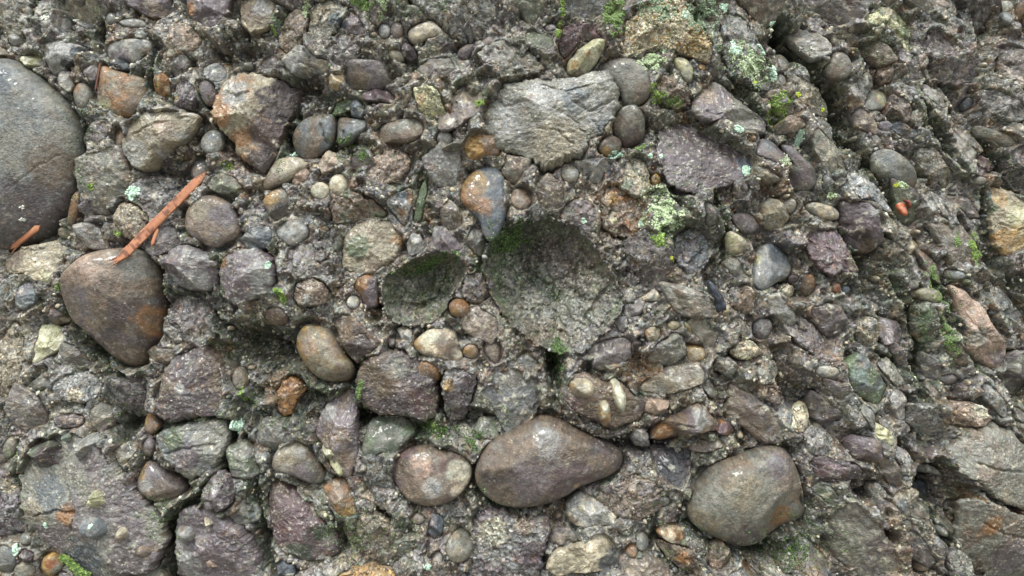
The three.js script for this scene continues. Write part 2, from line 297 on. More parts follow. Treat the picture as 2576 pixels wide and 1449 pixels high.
a 52 si|1620,1035 1625,1008 1660,1005 1688,1010 1670,1035 1640,1045||
a 42 lw|1420,1300 1430,1265 1455,1245 1480,1242 1510,1262 1525,1280 1555,1300 1550,1320 1500,1325 1450,1325|1430,1310,24,n;1520,1310,24,g|
a 42 wt|1370,1420 1390,1385 1430,1370 1470,1350 1500,1335 1535,1340 1550,1370 1575,1400 1570,1430 1500,1440 1440,1440 1400,1450|1540,1410,34,u;1410,1410,30,t|pale tan broad slab
a 26 wr|1655,1345 1670,1325 1700,1322 1720,1335 1722,1360 1700,1370 1670,1360|1710,1355,14,r|
c 22 gb|E1617,1365,19,25,0||
c 20 nr|E1588,1385,16,18,0||
f 26 nt|1660,1370 1700,1370 1740,1380 1760,1420 1770,1460 1720,1440 1680,1410|1720,1400,20,r|
f 26 ns|1780,1410 1785,1370 1810,1360 1840,1385 1840,1420 1800,1440|1800,1420,14,i|
c 20 lh|E1670,1262,18,16,0||
f 24 wy|1978,1070 1985,1040 2010,1015 2035,1015 2040,1040 2025,1070 2000,1085||
a 36 pn|2125,1105 2140,1090 2180,1095 2195,1105 2200,1150 2185,1160 2150,1155 2128,1135||brown purple block
a 28 yl|2182,1065 2195,1058 2215,1070 2240,1085 2245,1110 2235,1117 2200,1108 2188,1090||cream creased angular stone
f 30 dm|2025,1160 2040,1140 2090,1145 2140,1160 2150,1190 2110,1205 2060,1205 2035,1185|2060,1170,20,m|
f 34 si|2370,1045 2380,1020 2410,1010 2445,1012 2465,1025 2475,1050 2465,1068 2430,1075 2390,1070|2385,1040,20,o;2450,1030,20,c|salmon and ochre grainy cobble
a 10 ku|2300,1230 2320,1225 2380,1230 2375,1265 2330,1268 2295,1262||
a 24 gn|2290,1270 2335,1272 2335,1300 2300,1305 2285,1295||
c 22 pg|E2345,1157,18,14,0||
a 24 gl|2315,1185 2345,1170 2370,1185 2385,1205 2360,1200 2320,1198||
s 30 gn|2385,1245 2430,1240 2480,1255 2530,1280 2600,1310 2600,1480 2450,1480 2420,1420 2400,1350 2390,1300|2470,1310,30,r;2540,1400,60,p|broad smooth grey slab in the bottom right corner
s 58 gn|2360,1130 2420,1080 2480,1060 2540,1080 2600,1150 2600,1290 2540,1270 2480,1245 2430,1210 2390,1180|2440,1130,40,g;2500,1240,30,t|
c 28 gn|E2280,1330,20,24,0||
f 28 gp|2380,1400 2400,1375 2430,1400 2440,1440 2420,1470 2390,1450||
c 22 si|E2340,1440,18,15,0||
f 28 tb|2235,1250 2260,1220 2300,1230 2290,1290 2270,1310 2245,1290|2265,1270,20,b|
`;
// relief of the face: bulges and hollows x,y,rx,ry,turn,height
const BLOBS = [[650, 880, 95, 75, 0, -48], [760, 1010, 60, 40, 0, -20], [1180, 1048, 90, 35, -10, -38], [610, 1035, 30, 60, 0, -34], [310, 1065, 40, 55, -30, -32], [428, 1360, 20, 110, 6, -46],
  [1610, 1135, 75, 45, 20, -30], [2330, 1240, 50, 50, 0, -26], [920, 1065, 40, 25, 0, -30], [1985, 95, 50, 60, -20, -34], [2100, 250, 30, 70, -35, -30], [2165, 660, 26, 40, -20, -34],
  [940, 775, 24, 18, 0, -24], [470, 765, 55, 22, 0, -32], [420, 450, 60, 40, 0, -22], [500, 690, 110, 90, 0, 14], [230, 1270, 220, 200, 0, 22], [640, 690, 90, 80, 0, 14], [1880, 1400, 120, 40, 0, -30],
  [2060, 1390, 90, 60, 0, -20], [1440, 150, 70, 60, 0, -8], [1660, 80, 130, 110, 0, 26], [600, 130, 90, 60, 0, -16], [770, 210, 60, 30, 0, -20], [700, 1000, 60, 50, 0, -20], [760, 1060, 30, 20, 0, -22],
  [1400, 900, 20, 60, -10, -34], [1820, 820, 20, 40, -20, -20], [1700, 1290, 50, 60, 0, -16], [1080, 1085, 60, 20, 0, -24], [850, 1350, 40, 80, -35, -20], [2375, 1340, 30, 90, -20, -12], [2010, 1000, 60, 50, 0, -14],
  [2560, 1000, 30, 60, 0, -40], [60, 1010, 120, 60, 0, 10], [1620, 935, 60, 52, 0, -24], [1780, 60, 80, 90, 0, 10], [520, 120, 40, 40, 0, -20], [1150, 690, 60, 60, 0, 10], [1480, 560, 60, 40, 0, 14]];
// crevices: width, depth, then the line
const CREVICES = [[9, 26, 2110, 590, 2155, 690, 2210, 840], [8, 24, 2250, 690, 2300, 790, 2330, 900, 2310, 1000], [8, 24, 2375, 700, 2420, 880, 2490, 960], [8, 24, 2470, 330, 2520, 400, 2575, 500], [8, 22, 2300, 250, 2360, 340, 2430, 460], [8, 22, 2180, 385, 2230, 480, 2265, 570], [8, 24, 2430, 90, 2500, 170, 2580, 270], [8, 22, 1790, 480, 1830, 580, 1815, 680], [10, 46, 575, 1060, 583, 1130, 562, 1190, 520, 1240, 450, 1290, 435, 1340, 440, 1400, 425, 1470], [8, 24, 45, 1130, 60, 1200, 55, 1220, 70, 1290, 75, 1330], [5, 14, 400, 1080, 440, 1070, 500, 1055, 550, 1045],
  [10, 34, 640, 1200, 650, 1300, 668, 1390, 690, 1460], [7, 24, 890, 880, 890, 990, 900, 1030, 895, 1080], [17, 50, 1960, 50, 1980, 120, 2030, 150, 2080, 230, 2110, 290, 2130, 340, 2170, 380], [10, 34, 1385, 880, 1400, 940, 1400, 1000],
  [8, 28, 1100, 960, 1115, 1050], [9, 26, 2475, 480, 2485, 620, 2530, 690, 2580, 740], [10, 34, 2350, 1270, 2365, 1340, 2390, 1380, 2400, 1460], [8, 24, 205, 300, 210, 400, 195, 500, 165, 560], [9, 26, 165, 770, 190, 835, 235, 885, 290, 940, 325, 955], [8, 24, 1195, 1210, 1230, 1260, 1300, 1290], [8, 24, 1730, 1310, 1780, 1360, 1850, 1395], [9, 28, 210, 850, 260, 910, 300, 950],
  [7, 22, 420, 720, 470, 745, 520, 780, 580, 840, 640, 880], [6, 20, 555, 640, 552, 700, 570, 760], [8, 26, 690, 440, 720, 380, 725, 330, 745, 260], [6, 18, 1200, 690, 1215, 640, 1255, 610], [6, 18, 1010, 480, 1050, 470, 1060, 420],
  [7, 22, 1880, 250, 1940, 320, 1990, 350], [8, 26, 2540, 960, 2550, 1030, 2580, 1080], [6, 18, 610, 1000, 680, 1060, 760, 1060], [7, 20, 1660, 1240, 1640, 1320, 1680, 1400, 1740, 1450], [6, 20, 740, 950, 800, 1000, 880, 980],
  [7, 22, 500, 240, 540, 270, 560, 330, 590, 380], [6, 20, 225, 100, 240, 60, 235, 10], [7, 22, 380, 170, 378, 240, 400, 270], [6, 16, 1340, 690, 1380, 735, 1420, 750], [5, 16, 1040, 740, 1070, 760, 1110, 735, 1130, 720], [6, 24, 2205, 880, 2300, 940, 2320, 1020]];
// ledges: drop, reach, then the line; the side to the right of the line lies lower
const LEDGES = [[26, 120, 1780, 180, 1880, 250, 1950, 310, 2055, 425], [50, 150, 2100, 560, 2150, 690, 2195, 800, 2212, 870, 2260, 980], [44, 150, 2420, 700, 2500, 820, 2545, 900, 2535, 1000, 2580, 1080], [32, 120, 2420, 40, 2500, 130, 2590, 210],
  [18, 120, 2230, 980, 2330, 1130, 2320, 1200, 2290, 1300], [30, 100, 2210, 540, 2225, 620, 2250, 700], [24, 90, 1640, 470, 1720, 560, 1760, 680], [26, 110, 2340, 200, 2440, 330, 2520, 470]];
// sockets that lost their stones: outline, depth, deepest point
const SOCKETS = [
  { depth: 120, at: [1060, 700], pts: '964,716 1004,676 1077,640 1137,646 1171,670 1164,700 1137,736 1121,776 1077,810 1011,816 971,776', col: 'ge' },
  { depth: 150, at: [1310, 640], pts: '1222,640 1245,600 1290,570 1350,555 1420,560 1475,600 1530,680 1560,765 1510,840 1440,890 1390,880 1318,838 1262,778 1230,710', col: 'ge' },
  { depth: 26, at: [745, 1010], pts: '725,1045 735,1010 765,990 785,1000 780,1030 745,1055', col: 'vk' },
  { depth: 30, at: [730, 330], pts: '722,320 728,300 742,295 750,310 740,335 728,340', col: 'kd' },
];
// stained or mineral-tinted zones of the matrix: x,y,rx,ry,colour,strength
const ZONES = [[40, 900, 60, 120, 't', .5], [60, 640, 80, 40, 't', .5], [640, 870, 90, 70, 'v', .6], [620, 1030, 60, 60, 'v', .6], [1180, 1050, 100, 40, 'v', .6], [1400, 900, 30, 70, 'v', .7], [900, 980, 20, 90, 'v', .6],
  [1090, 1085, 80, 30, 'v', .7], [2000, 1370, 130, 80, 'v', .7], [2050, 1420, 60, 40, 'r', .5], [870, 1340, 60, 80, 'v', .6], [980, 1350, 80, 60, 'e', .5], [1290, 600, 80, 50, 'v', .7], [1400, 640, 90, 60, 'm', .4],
  [1400, 760, 110, 70, 'g', .6], [1380, 840, 80, 40, 'n', .5], [1450, 840, 60, 40, 'g', .4], [1060, 680, 80, 30, 'v', .5], [1060, 770, 60, 40, 'n', .4], [1560, 520, 70, 80, 'r', .55], [1700, 520, 60, 90, 'e', .5],
  [1620, 940, 60, 50, 'r', .6], [1560, 860, 120, 50, 'p', .4], [1740, 450, 130, 80, 'p', .5], [1650, 80, 60, 60, 'e', .5], [1780, 50, 60, 80, 'e', .6], [1880, 170, 80, 70, 'e', .5], [2380, 800, 40, 110, 'e', .5],
  [2230, 100, 80, 60, 'e', .3], [2450, 900, 60, 60, 'g', .4], [2250, 1320, 60, 110, 'r', .3], [2150, 1340, 60, 100, 't', .35], [310, 1070, 40, 50, 'v', .6], [430, 1300, 40, 60, 'v', .7], [420, 1270, 60, 30, 'v', .6], [230, 300, 50, 40, 'v', .4],
  [1000, 20, 120, 40, 'e', .3], [820, 260, 40, 40, 'v', .5], [890, 400, 40, 40, 'v', .5], [1240, 1340, 90, 60, 'c', .3], [1300, 1360, 60, 50, 's', .3], [1480, 500, 60, 60, 's', .3], [700, 980, 60, 40, 'r', .5], [1030, 630, 60, 60, 'n', .3],
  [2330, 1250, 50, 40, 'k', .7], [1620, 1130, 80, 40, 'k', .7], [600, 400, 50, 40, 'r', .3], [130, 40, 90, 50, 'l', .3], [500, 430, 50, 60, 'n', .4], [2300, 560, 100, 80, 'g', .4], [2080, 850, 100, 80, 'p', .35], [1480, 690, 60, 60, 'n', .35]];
// cracks across stones: half width, depth, line
const CRACKS = [[4, 10, 808, 305, 814, 335, 822, 365], [2.4, 3, 60, 480, 120, 430, 190, 385], [2.4, 2.5, 0, 520, 50, 480, 80, 465], [4, 14, 2000, 1195, 2012, 1240, 2030, 1290], [4, 9, 1230, 230, 1270, 270, 1320, 262], [3.5, 9, 1430, 260, 1480, 290, 1540, 260], [3, 8, 1340, 330, 1400, 340, 1450, 380], [3, 7, 1350, 215, 1420, 240, 1500, 220],
  [4, 12, 862, 325, 866, 345, 862, 360], [3, 7, 1480, 300, 1500, 330, 1510, 345], [3, 7, 1380, 280, 1440, 310, 1470, 350], [3.5, 8, 340, 350, 400, 320, 450, 310], [3, 8, 735, 160, 770, 165, 800, 180], [4, 10, 770, 130, 785, 150, 782, 185], [4, 10, 420, 1140, 480, 1120, 570, 1110], [4, 12, 100, 1290, 170, 1270, 230, 1270], [4, 10, 190, 1200, 220, 1260, 215, 1330],
  [2.4, 2.5, 1480, 1150, 1460, 1180, 1430, 1195], [3, 8, 1690, 1060, 1720, 1062, 1770, 1050], [4, 10, 2420, 1150, 2480, 1170, 2560, 1180], [4, 9, 2430, 1290, 2500, 1330, 2570, 1350], [3, 8, 2190, 1085, 2215, 1095, 2240, 1090], [3, 7, 2500, 560, 2540, 580, 2576, 570], [3, 8, 2430, 800, 2460, 840, 2500, 870]];
// hollows left in the cement: x,y,rx,ry,depth
const HOLLOWS = [[645, 868, 58, 44, 46], [745, 1015, 34, 28, 50], [915, 1052, 36, 22, 55], [1180, 1052, 60, 24, 55], [318, 1068, 26, 46, 60], [612, 1042, 20, 38, 45], [430, 1400, 24, 70, 70], [1610, 1118, 60, 26, 70], [2325, 1215, 42, 32, 70], [470, 768, 48, 18, 45], [405, 452, 52, 30, 50],
  [2105, 270, 22, 66, 55], [1985, 100, 42, 36, 50], [940, 778, 22, 14, 35], [2175, 662, 22, 32, 50], [1905, 1388, 66, 20, 55], [1390, 930, 14, 56, 45], [243, 90, 11, 44, 40], [545, 275, 14, 40, 35], [770, 215, 40, 14, 35], [860, 1350, 16, 40, 35], [690, 1140, 12, 60, 35], [2560, 1000, 20, 50, 60], [1690, 1100, 20, 14, 30], [620, 120, 30, 18, 30]];
// ---------------------------------------------------------------- shape of the face
const slope = (x, y) => { const d = x - 1730 - (y / 1449) * 470; return d <= 0 ? 0 : -0.2 * d * sst(0, 220, d); };
const DP = DIST / S;
// a point seen at (px, py) on the photograph lies here on the sloping face
const lay = (px, py) => { let x = px, y = py; for (let i = 0; i < 4; i++) { const k = (DP - slope(x, y)) / DP; x = CX + (px - CX) * k; y = CY + (py - CY) * k; } return [x, y]; };
const GX0 = -60, GY0 = -90, ST = 2.8, NX = 994, NY = 577;
const M = new Float32Array(NX * NY), H = new Float32Array(NX * NY);
const gx = (i) => GX0 + i * ST, gy = (j) => GY0 + j * ST;
function over(x0, y0, x1, y1, f) {
  const i0 = Math.max(0, Math.ceil((x0 - GX0) / ST)), i1 = Math.min(NX - 1, Math.floor((x1 - GX0) / ST)), j0 = Math.max(0, Math.ceil((y0 - GY0) / ST)), j1 = Math.min(NY - 1, Math.floor((y1 - GY0) / ST));
  for (let j = j0; j <= j1; j++) for (let i = i0; i <= i1; i++) f(j * NX + i, gx(i), gy(j));
}
function sample(A, x, y) {
  const u = clamp((x - GX0) / ST, 0, NX - 1.001), v = clamp((y - GY0) / ST, 0, NY - 1.001), i = u | 0, j = v | 0, a = u - i, b = v - j, k = j * NX + i;
  return (A[k] * (1 - a) + A[k + 1] * a) * (1 - b) + (A[k + NX] * (1 - a) + A[k + NX + 1] * a) * b;
}
const line = (a) => { const r = []; for (let i = 0; i < a.length; i += 2) r.push(lay(a[i], a[i + 1])); return r; };
function nearest(pts, x, y) { // distance to a polyline, signed side, 0..1 along it
  let best = 1e9, side = 0, al = 0; const n = pts.length - 1;
  for (let i = 0; i < n; i++) {
    const [ax, ay] = pts[i], [bx, by] = pts[i + 1], dx = bx - ax, dy = by - ay, L2 = dx * dx + dy * dy; let t = ((x - ax) * dx + (y - ay) * dy) / L2; t = clamp(t, 0, 1);
    const ex = x - ax - dx * t, ey = y - ay - dy * t, d = ex * ex + ey * ey;
    if (d < best) { best = d; side = dx * ey - dy * ex < 0 ? 1 : -1; al = (i + t) / n; }
  }
  return [Math.sqrt(best), side, al];
}
const macroZ = (x, y) => { cells(x, y, 230, 701); let z = 26 * F.h + 30 * Math.sqrt(Math.min(1, F.e * 2.2)) - 26;
  const right = sst(1620, 2050, x + 0.12 * y); if (right > 0) { const t = (0.8 * x - 0.6 * y) / 165 + 0.28 * fbm(x / 130, y / 130, 703, 3), f = t - Math.floor(t); z = z * (1 - 0.7 * right) + right * (64 + 40 * hash(Math.floor(t), 1, 705)) * (f < 0.86 ? Math.pow(f / 0.86, 0.8) - 0.55 : (1 - f) / 0.14 - 0.55); }
  return slope(x, y) + z + 12 * fbm(x / 260, y / 260, 5, 2); };
over(-1e4, -1e4, 1e4, 1e4, (k, x, y) => { M[k] = macroZ(x, y); });

for (const [px, py, rx, ry, turn, dz] of BLOBS) {
  const [cx, cy] = lay(px, py), c = Math.cos(turn * Math.PI / 180), s = Math.sin(turn * Math.PI / 180), R = 2.2 * Math.max(rx, ry);
  over(cx - R, cy - R, cx + R, cy + R, (k, x, y) => { const dx = x - cx, dy = y - cy, u = (dx * c + dy * s) / rx, v = (-dx * s + dy * c) / ry; M[k] += (dz < 0 ? dz * 2.3 : dz) * Math.exp(-(u * u + v * v) * (1.1 + 0.3 * vn(x / 22, y / 22, 31))); });
}
for (const [drop, reach, ...a] of LEDGES) {
  const pts = line(a), xs = pts.map((p) => p[0]), ys = pts.map((p) => p[1]);
  over(Math.min(...xs) - 20, Math.min(...ys) - 20, Math.max(...xs) + reach, Math.max(...ys) + 20, (k, x, y) => {
    const [d0, side, al] = nearest(pts, x + 5 * vn(x / 20, y / 20, 41), y + 5 * vn(x / 20, y / 20, 42)), d = d0 * side;
    if (d > -10 && d < reach) M[k] -= 1.7 * drop * sst(-10, 14, d) * Math.pow(1 - Math.max(0, d) / reach, 1.3) * sst(0, 0.12, al) * sst(1, 0.88, al);
  });
}
const lump = (x, y, size, seed, tilt, puff, deep) => { cells(x, y, size, seed); return tilt * F.h + puff * Math.sqrt(Math.min(1, F.e * 1.9)) - deep * Math.max(0, 1 - F.e * 9); };
const roughMatrix = (x, y) => (1 - 0.5 * sst(1650, 2100, x + 0.12 * y)) * (lump(x, y, 105, 101, 22, 14, 10) + lump(x, y, 44, 151, 13, 9, 7)) + lump(x, y, 20, 201, 4.5, 4, 3) + lump(x, y, 9.5, 301, 1.6, 1.8, 0) + 1.0 * fbm(x / 6, y / 6, 7, 3) - 20;
for (let k = 0; k < H.length; k++) H[k] = M[k] + roughMatrix(gx(k % NX), gy(k / NX | 0));
// outline -> radius for every direction
function polar(pts, smooth, seed, jag) {
  let cx = 0, cy = 0, A = 0; const n = pts.length;
  for (let i = 0; i < n; i++) { const [x0, y0] = pts[i], [x1, y1] = pts[(i + 1) % n], q = x0 * y1 - x1 * y0; A += q; cx += (x0 + x1) * q; cy += (y0 + y1) * q; }
  cx /= 3 * A; cy /= 3 * A;
  const P = [];
  for (let i = 0; i < n; i++) { const p0 = pts[(i + n - 1) % n], p1 = pts[i], p2 = pts[(i + 1) % n], p3 = pts[(i + 2) % n];
    for (let s = 0; s < 16; s++) { const t = s / 16, cr = (a, b, c, d) => 0.5 * (2 * b + (c - a) * t + (2 * a - 5 * b + 4 * c - d) * t * t + (3 * b - a - 3 * c + d) * t * t * t);
      const lx = p1[0] + (p2[0] - p1[0]) * t, ly = p1[1] + (p2[1] - p1[1]) * t; P.push([lx + (cr(p0[0], p1[0], p2[0], p3[0]) - lx) * smooth, ly + (cr(p0[1], p1[1], p2[1], p3[1]) - ly) * smooth]); } }
  const N = 360, R = new Float32Array(N);
  for (let i = 0; i < P.length; i++) { const a = P[i], b = P[(i + 1) % P.length]; let t0 = Math.atan2(a[1] - cy, a[0] - cx), t1 = Math.atan2(b[1] - cy, b[0] - cx); while (t1 - t0 > Math.PI) t1 -= 2 * Math.PI; while (t1 - t0 < -Math.PI) t1 += 2 * Math.PI;
    const steps = Math.max(2, Math.ceil(Math.abs(t1 - t0) / 0.008)); for (let s = 0; s <= steps; s++) { const f = s / steps, x = a[0] + (b[0] - a[0]) * f - cx, y = a[1] + (b[1] - a[1]) * f - cy; const q = (Math.round(Math.atan2(y, x) / (2 * Math.PI) * N) + N) % N; R[q] = Math.max(R[q], Math.hypot(x, y)); } }
  for (let i = 0; i < N; i++) if (!R[i]) R[i] = R[(i + N - 1) % N] || 1;
  { const w = smooth === 1 ? 3 : smooth > 0.5 ? 2 : 1; for (let pass = 0; pass < 3; pass++) { const T = R.slice(); for (let i = 0; i < N; i++) { let a = 0; for (let k = -w; k <= w; k++) a += T[(i + k + N) % N]; R[i] = a / (2 * w + 1); } } }
  let Rm = 0; for (let i = 0; i < N; i++) Rm += R[i] / N;
  for (let i = 0; i < N; i++) { const t = i / N * 2 * Math.PI; R[i] *= 1 + jag * fbm(cx + 2.6 * Math.cos(t) * Rm / 24, cy + 2.6 * Math.sin(t) * Rm / 24, seed, 3); }
  return { cx, cy, R, Rm, rad: (t) => { let q = t / (2 * Math.PI) * N; q = (q % N + N) % N; const i = q | 0, f = q - i; return R[i] * (1 - f) + R[(i + 1) % N] * f; } };
}
const outline = (str) => {
  if (str[0] === 'E') { const [px, py, rx, ry, turn] = str.slice(1).split(',').map(Number), [cx, cy] = lay(px, py), r = []; const a = (turn || 0) * Math.PI / 180;
    for (let i = 0; i < 14; i++) { const t = i / 14 * 2 * Math.PI, u = rx * Math.cos(t), v = ry * Math.sin(t); r.push([cx + u * Math.cos(a) - v * Math.sin(a), cy + u * Math.sin(a) + v * Math.cos(a)]); } return r; }
  return str.trim().split(' ').map((p) => lay(...p.split(',').map(Number)));
};
const M0 = M.slice(), SOCK = new Uint8Array(NX * NY), SFLOOR = new Float32Array(NX * NY);
for (const so of SOCKETS) { // empty sockets: steep at the deep end
  const o = polar(outline(so.pts), 1, 11, 0.06); so.o = o; const [ax, ay] = lay(...so.at), R = o.Rm * 2.2; let rimZ = 0; for (let i = 0; i < 36; i++) { const t = i / 36 * 6.283, r = o.rad(t) + 6; rimZ += sample(M0, o.cx + r * Math.cos(t), o.cy + r * Math.sin(t)) / 36; }
  over(o.cx - R, o.cy - R, o.cx + R, o.cy + R, (k, x, y) => {
    const dx = x - o.cx, dy = y - o.cy, u = Math.hypot(dx, dy) / o.rad(Math.atan2(dy, dx)); if (u > 1.06) return;
    const q = Math.hypot(x - ax, y - ay) / (o.Rm * 1.7), bowl = Math.pow(Math.max(0, 1 - Math.pow(Math.min(1, u), 5)), 0.5) * (1 - 0.78 * Math.min(1, q)) - 0.1;
    const floor = rimZ - so.depth * bowl + lump(x, y, 74, 61, 11, 6, 7) + lump(x, y, 27, 64, 4.5, 2.5, 3) + 2.4 * cells(x, y, 9, 65).h + 2.4 * fbm(x / 10, y / 10, 62, 3) + 4 * Math.max(0, fbm(x / 50 + y / 30, y / 60, 63, 2));
    const t = sst(1.05, 0.98, u + 0.02 * vn(x / 9, y / 9, 66)); if (u < 1.04) { SOCK[k] = 1; SFLOOR[k] = floor; } H[k] += (floor - H[k]) * t; M[k] += (floor - M[k]) * t;
  });
}
// ---------------------------------------------------------------- stones: a shape rule for each
const stones = [];
function addStone(type, h, cols, pts, patches, label, kind) {
  const seed = 1000 + stones.length * 7, rnd = mulberry(seed * 31);
  const o = polar(pts, type === 'c' ? 1 : type === 'f' ? 0.7 : 0.35, seed, type === 'c' ? 0 : type === 'f' ? 0.13 : 0.07);
  const s = Object.assign(o, { type, h, cols, patches, label, seed, kind, planes: [] }), q = s.Rm * 0.7;
  s.zc = sample(M0, s.cx, s.cy); s.gx = clamp((sample(M0, s.cx + q, s.cy) - sample(M0, s.cx - q, s.cy)) / (2 * q), -0.5, 0.5); s.gy = clamp((sample(M0, s.cx, s.cy + q) - sample(M0, s.cx, s.cy - q)) / (2 * q), -0.5, 0.5);
  s.zc = (s.zc + sample(M0, s.cx + q, s.cy) + sample(M0, s.cx - q, s.cy) + sample(M0, s.cx, s.cy + q) + sample(M0, s.cx, s.cy - q)) / 5;
  const tl = type === 'c' ? 0.08 : 0.22; s.gx += (rnd() - 0.5) * tl; s.gy += (rnd() - 0.5) * tl;
  const np = type === 'a' ? 6 : type === 'f' || type === 's' ? 3 : s.Rm > 70 ? 4 : s.Rm > 30 ? 2 : 0, a0 = rnd() * 6.28;
  for (let i = 0; i < np; i++) { const a = a0 + i / np * 6.28 + rnd() * 0.8, sl = (h / s.Rm) * (type === 'f' ? 0.5 + rnd() * 0.7 : 0.35 + rnd() * 1.1); s.planes.push([Math.cos(a), Math.sin(a), sl, s.Rm * (type === 'c' ? 0.15 + 0.3 * rnd() : -0.05 + rnd() * 0.5)]); }
  s.p = type === 'c' ? (s.Rm > 70 ? 3.3 : 2.4 + rnd() * 0.8) : type === 'a' ? 4.5 : 4.5; s.q = type === 'c' ? 1.9 : 2.1;
  s.sink = type === 'c' ? 8 : 5;
  s.z = (x, y) => {
    const dx = x - s.cx, dy = y - s.cy, r = Math.hypot(dx, dy), u = Math.min(1, r / s.rad(Math.atan2(dy, dx)));
    const base = s.zc + s.gx * dx + s.gy * dy; const d0 = s.h * Math.pow(Math.max(0, 1 - Math.pow(u, s.p)), 1 / s.q); let d = d0;
    for (const [ca, sa, sl, off] of s.planes) { const lim = s.h * (type === 'c' ? 1.0 : 0.96) - sl * Math.max(0, ca * dx + sa * dy - off); if (type === 'c') { const e = d - lim; if (e > -7) d -= e > 7 ? e : (e + 7) * (e + 7) / 28; } else d = Math.min(d, Math.max(lim, 0)); }
    d = Math.max(d, d0 * (type === 'c' ? 0.55 : 0.4)); const edge = sst(1, 0.86, u); let rough; if (s.cracks) for (const [w, dep, pts] of s.cracks) { const q = nearest(pts, x + 3 * vn(x / 9, y / 9, 57), y + 3 * vn(x / 9, y / 9, 58)); if (q[0] < w) d -= dep * (1 - q[0] / w) * sst(0, 0.15, q[2]) * sst(1, 0.85, q[2]); }
    if (type === 'c') rough = Math.min(5, s.Rm * 0.05) * fbm(x / (s.Rm * 0.5 + 8), y / (s.Rm * 0.5 + 8), seed, 3) + 1.3 * fbm(x / 8, y / 8, seed + 3, 3) - 1.6 * Math.max(0, fbm(x / 15, y / 15, seed + 8, 2) - 0.3);
    else if (type === 's') { const f = fbm(x / 26, y / 15, seed, 3), g = fbm(x / 13 + f, y / 9, seed + 7, 3); rough = 5 * (0.5 - Math.abs(f)) + 2.6 * (0.5 - Math.abs(g)) + 2.2 * cells(x, y, 46, seed).h + 0.8 * fbm(x / 5, y / 5, seed + 3, 2); }
    else if (type === 'a') rough = 3.4 * cells(x, y, 34, seed).h + 1.6 * fbm(x / 9, y / 9, seed + 3, 3) + 1.5 * cells(x, y, 11, seed + 9).h;
    else { const k = Math.min(1, s.Rm / 60); rough = 8 * k * cells(x, y, 50, seed).h + 4.5 * k * cells(x, y, 21, seed + 5).h + 1.9 * cells(x, y, 9.5, seed + 9).h + 1.3 * fbm(x / 6, y / 6, seed + 3, 3); }
    return base - s.sink + d + rough * edge;
  };
  stones.push(s); return s;
}
for (const row of STONES.trim().split('\n')) {
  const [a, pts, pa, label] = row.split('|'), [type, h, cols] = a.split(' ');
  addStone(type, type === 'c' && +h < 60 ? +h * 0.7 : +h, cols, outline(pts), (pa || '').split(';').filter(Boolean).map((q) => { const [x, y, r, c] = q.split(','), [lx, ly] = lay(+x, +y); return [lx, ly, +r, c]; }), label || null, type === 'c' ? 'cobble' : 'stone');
}
const handmade = stones.length;
for (const [w, dep, ...a] of CRACKS) { const pts = line(a), m = pts[pts.length >> 1]; for (const s of stones) { const dx = m[0] - s.cx, dy = m[1] - s.cy; if (Math.hypot(dx, dy) < s.rad(Math.atan2(dy, dx)) * 0.97) (s.cracks ||= []).push([w, dep, pts]); } }
// which stone covers a place
const OWN = new Int16Array(NX * NY).fill(-1), TOP = new Float32Array(NX * NY);
const cover = (s, n) => over(s.cx - s.Rm * 2.6, s.cy - s.Rm * 2.6, s.cx + s.Rm * 2.6, s.cy + s.Rm * 2.6, (k, x, y) => {
  const dx = x - s.cx, dy = y - s.cy, r = Math.hypot(dx, dy), R = s.rad(Math.atan2(dy, dx)); if (r > R + 26) return;
  if (r < R) { OWN[k] = n; if (s.kind === 'rock_fragment') { const e = s.z(x, y); if (H[k] > e + 5) return; } H[k] = Math.min(H[k], s.zc + s.gx * dx + s.gy * dy - s.sink + 1 - 14 * sst(R, R - 10, r)); }
  else { const t = vn(x / 38, y / 38, s.seed), w = (s.type === 'c' ? 15 : s.type === 'a' ? 12 : 9) * (0.8 + 0.5 * t) * Math.min(1.3, 0.45 + s.Rm / 60), g = (s.type === 'c' ? 34 : s.type === 'a' ? 20 : 15) * (0.75 + 0.6 * t) * Math.min(1.5, 0.4 + s.Rm / 60);
    if (s.kind === 'rock_fragment') { const o = Math.max(0, vn(x / 30, y / 30, s.seed + 2) + 0.1); if (r < R + w) H[k] -= 16 * o * Math.pow(1 - (r - R) / w, 1.1); } else if (r < R + w) H[k] -= g * Math.pow(1 - (r - R) / w, 1.1); }
});
const lap = (s) => over(s.cx - s.Rm * 2.6, s.cy - s.Rm * 2.6, s.cx + s.Rm * 2.6, s.cy + s.Rm * 2.6, (k, x, y) => { // cement that laps over parts of the rim
  const dx = x - s.cx, dy = y - s.cy, r = Math.hypot(dx, dy), R = s.rad(Math.atan2(dy, dx)), w0 = 22 + Math.min(50, s.Rm * 0.5), inn = Math.min(s.Rm * 0.24, 16); if (r > R + w0 || r < R - inn || (r > R && OWN[k] >= 0) || SOCK[k]) return;
  const th = s.type === 'c' ? (s.Rm < 45 ? -0.08 : 0.12) : s.kind === 'rock_fragment' ? -0.2 : -0.05, on = sst(th, th + 0.3, fbm(x / 55, y / 55, s.seed + 5, 2)); if (on <= 0) return;
  const base = s.zc + s.gx * dx + s.gy * dy - s.sink, grit = 0.45 * (lump(x, y, 20, 201, 5, 4, 3) + lump(x, y, 9.5, 301, 2.2, 2, 0) + 2 * fbm(x / 6, y / 6, 7, 3)), f = (R - r) / inn;
  const zt = f < 0.5 ? base + s.h * 0.66 * clamp((R + w0 - r) / (w0 + inn * 0.3), 0, 1) + grit : s.z(x, y) + 3 - 9 * (f - 0.5) * 2 + grit * 0.6 - 2;
  if (zt > H[k]) H[k] += (zt - H[k]) * on;
});
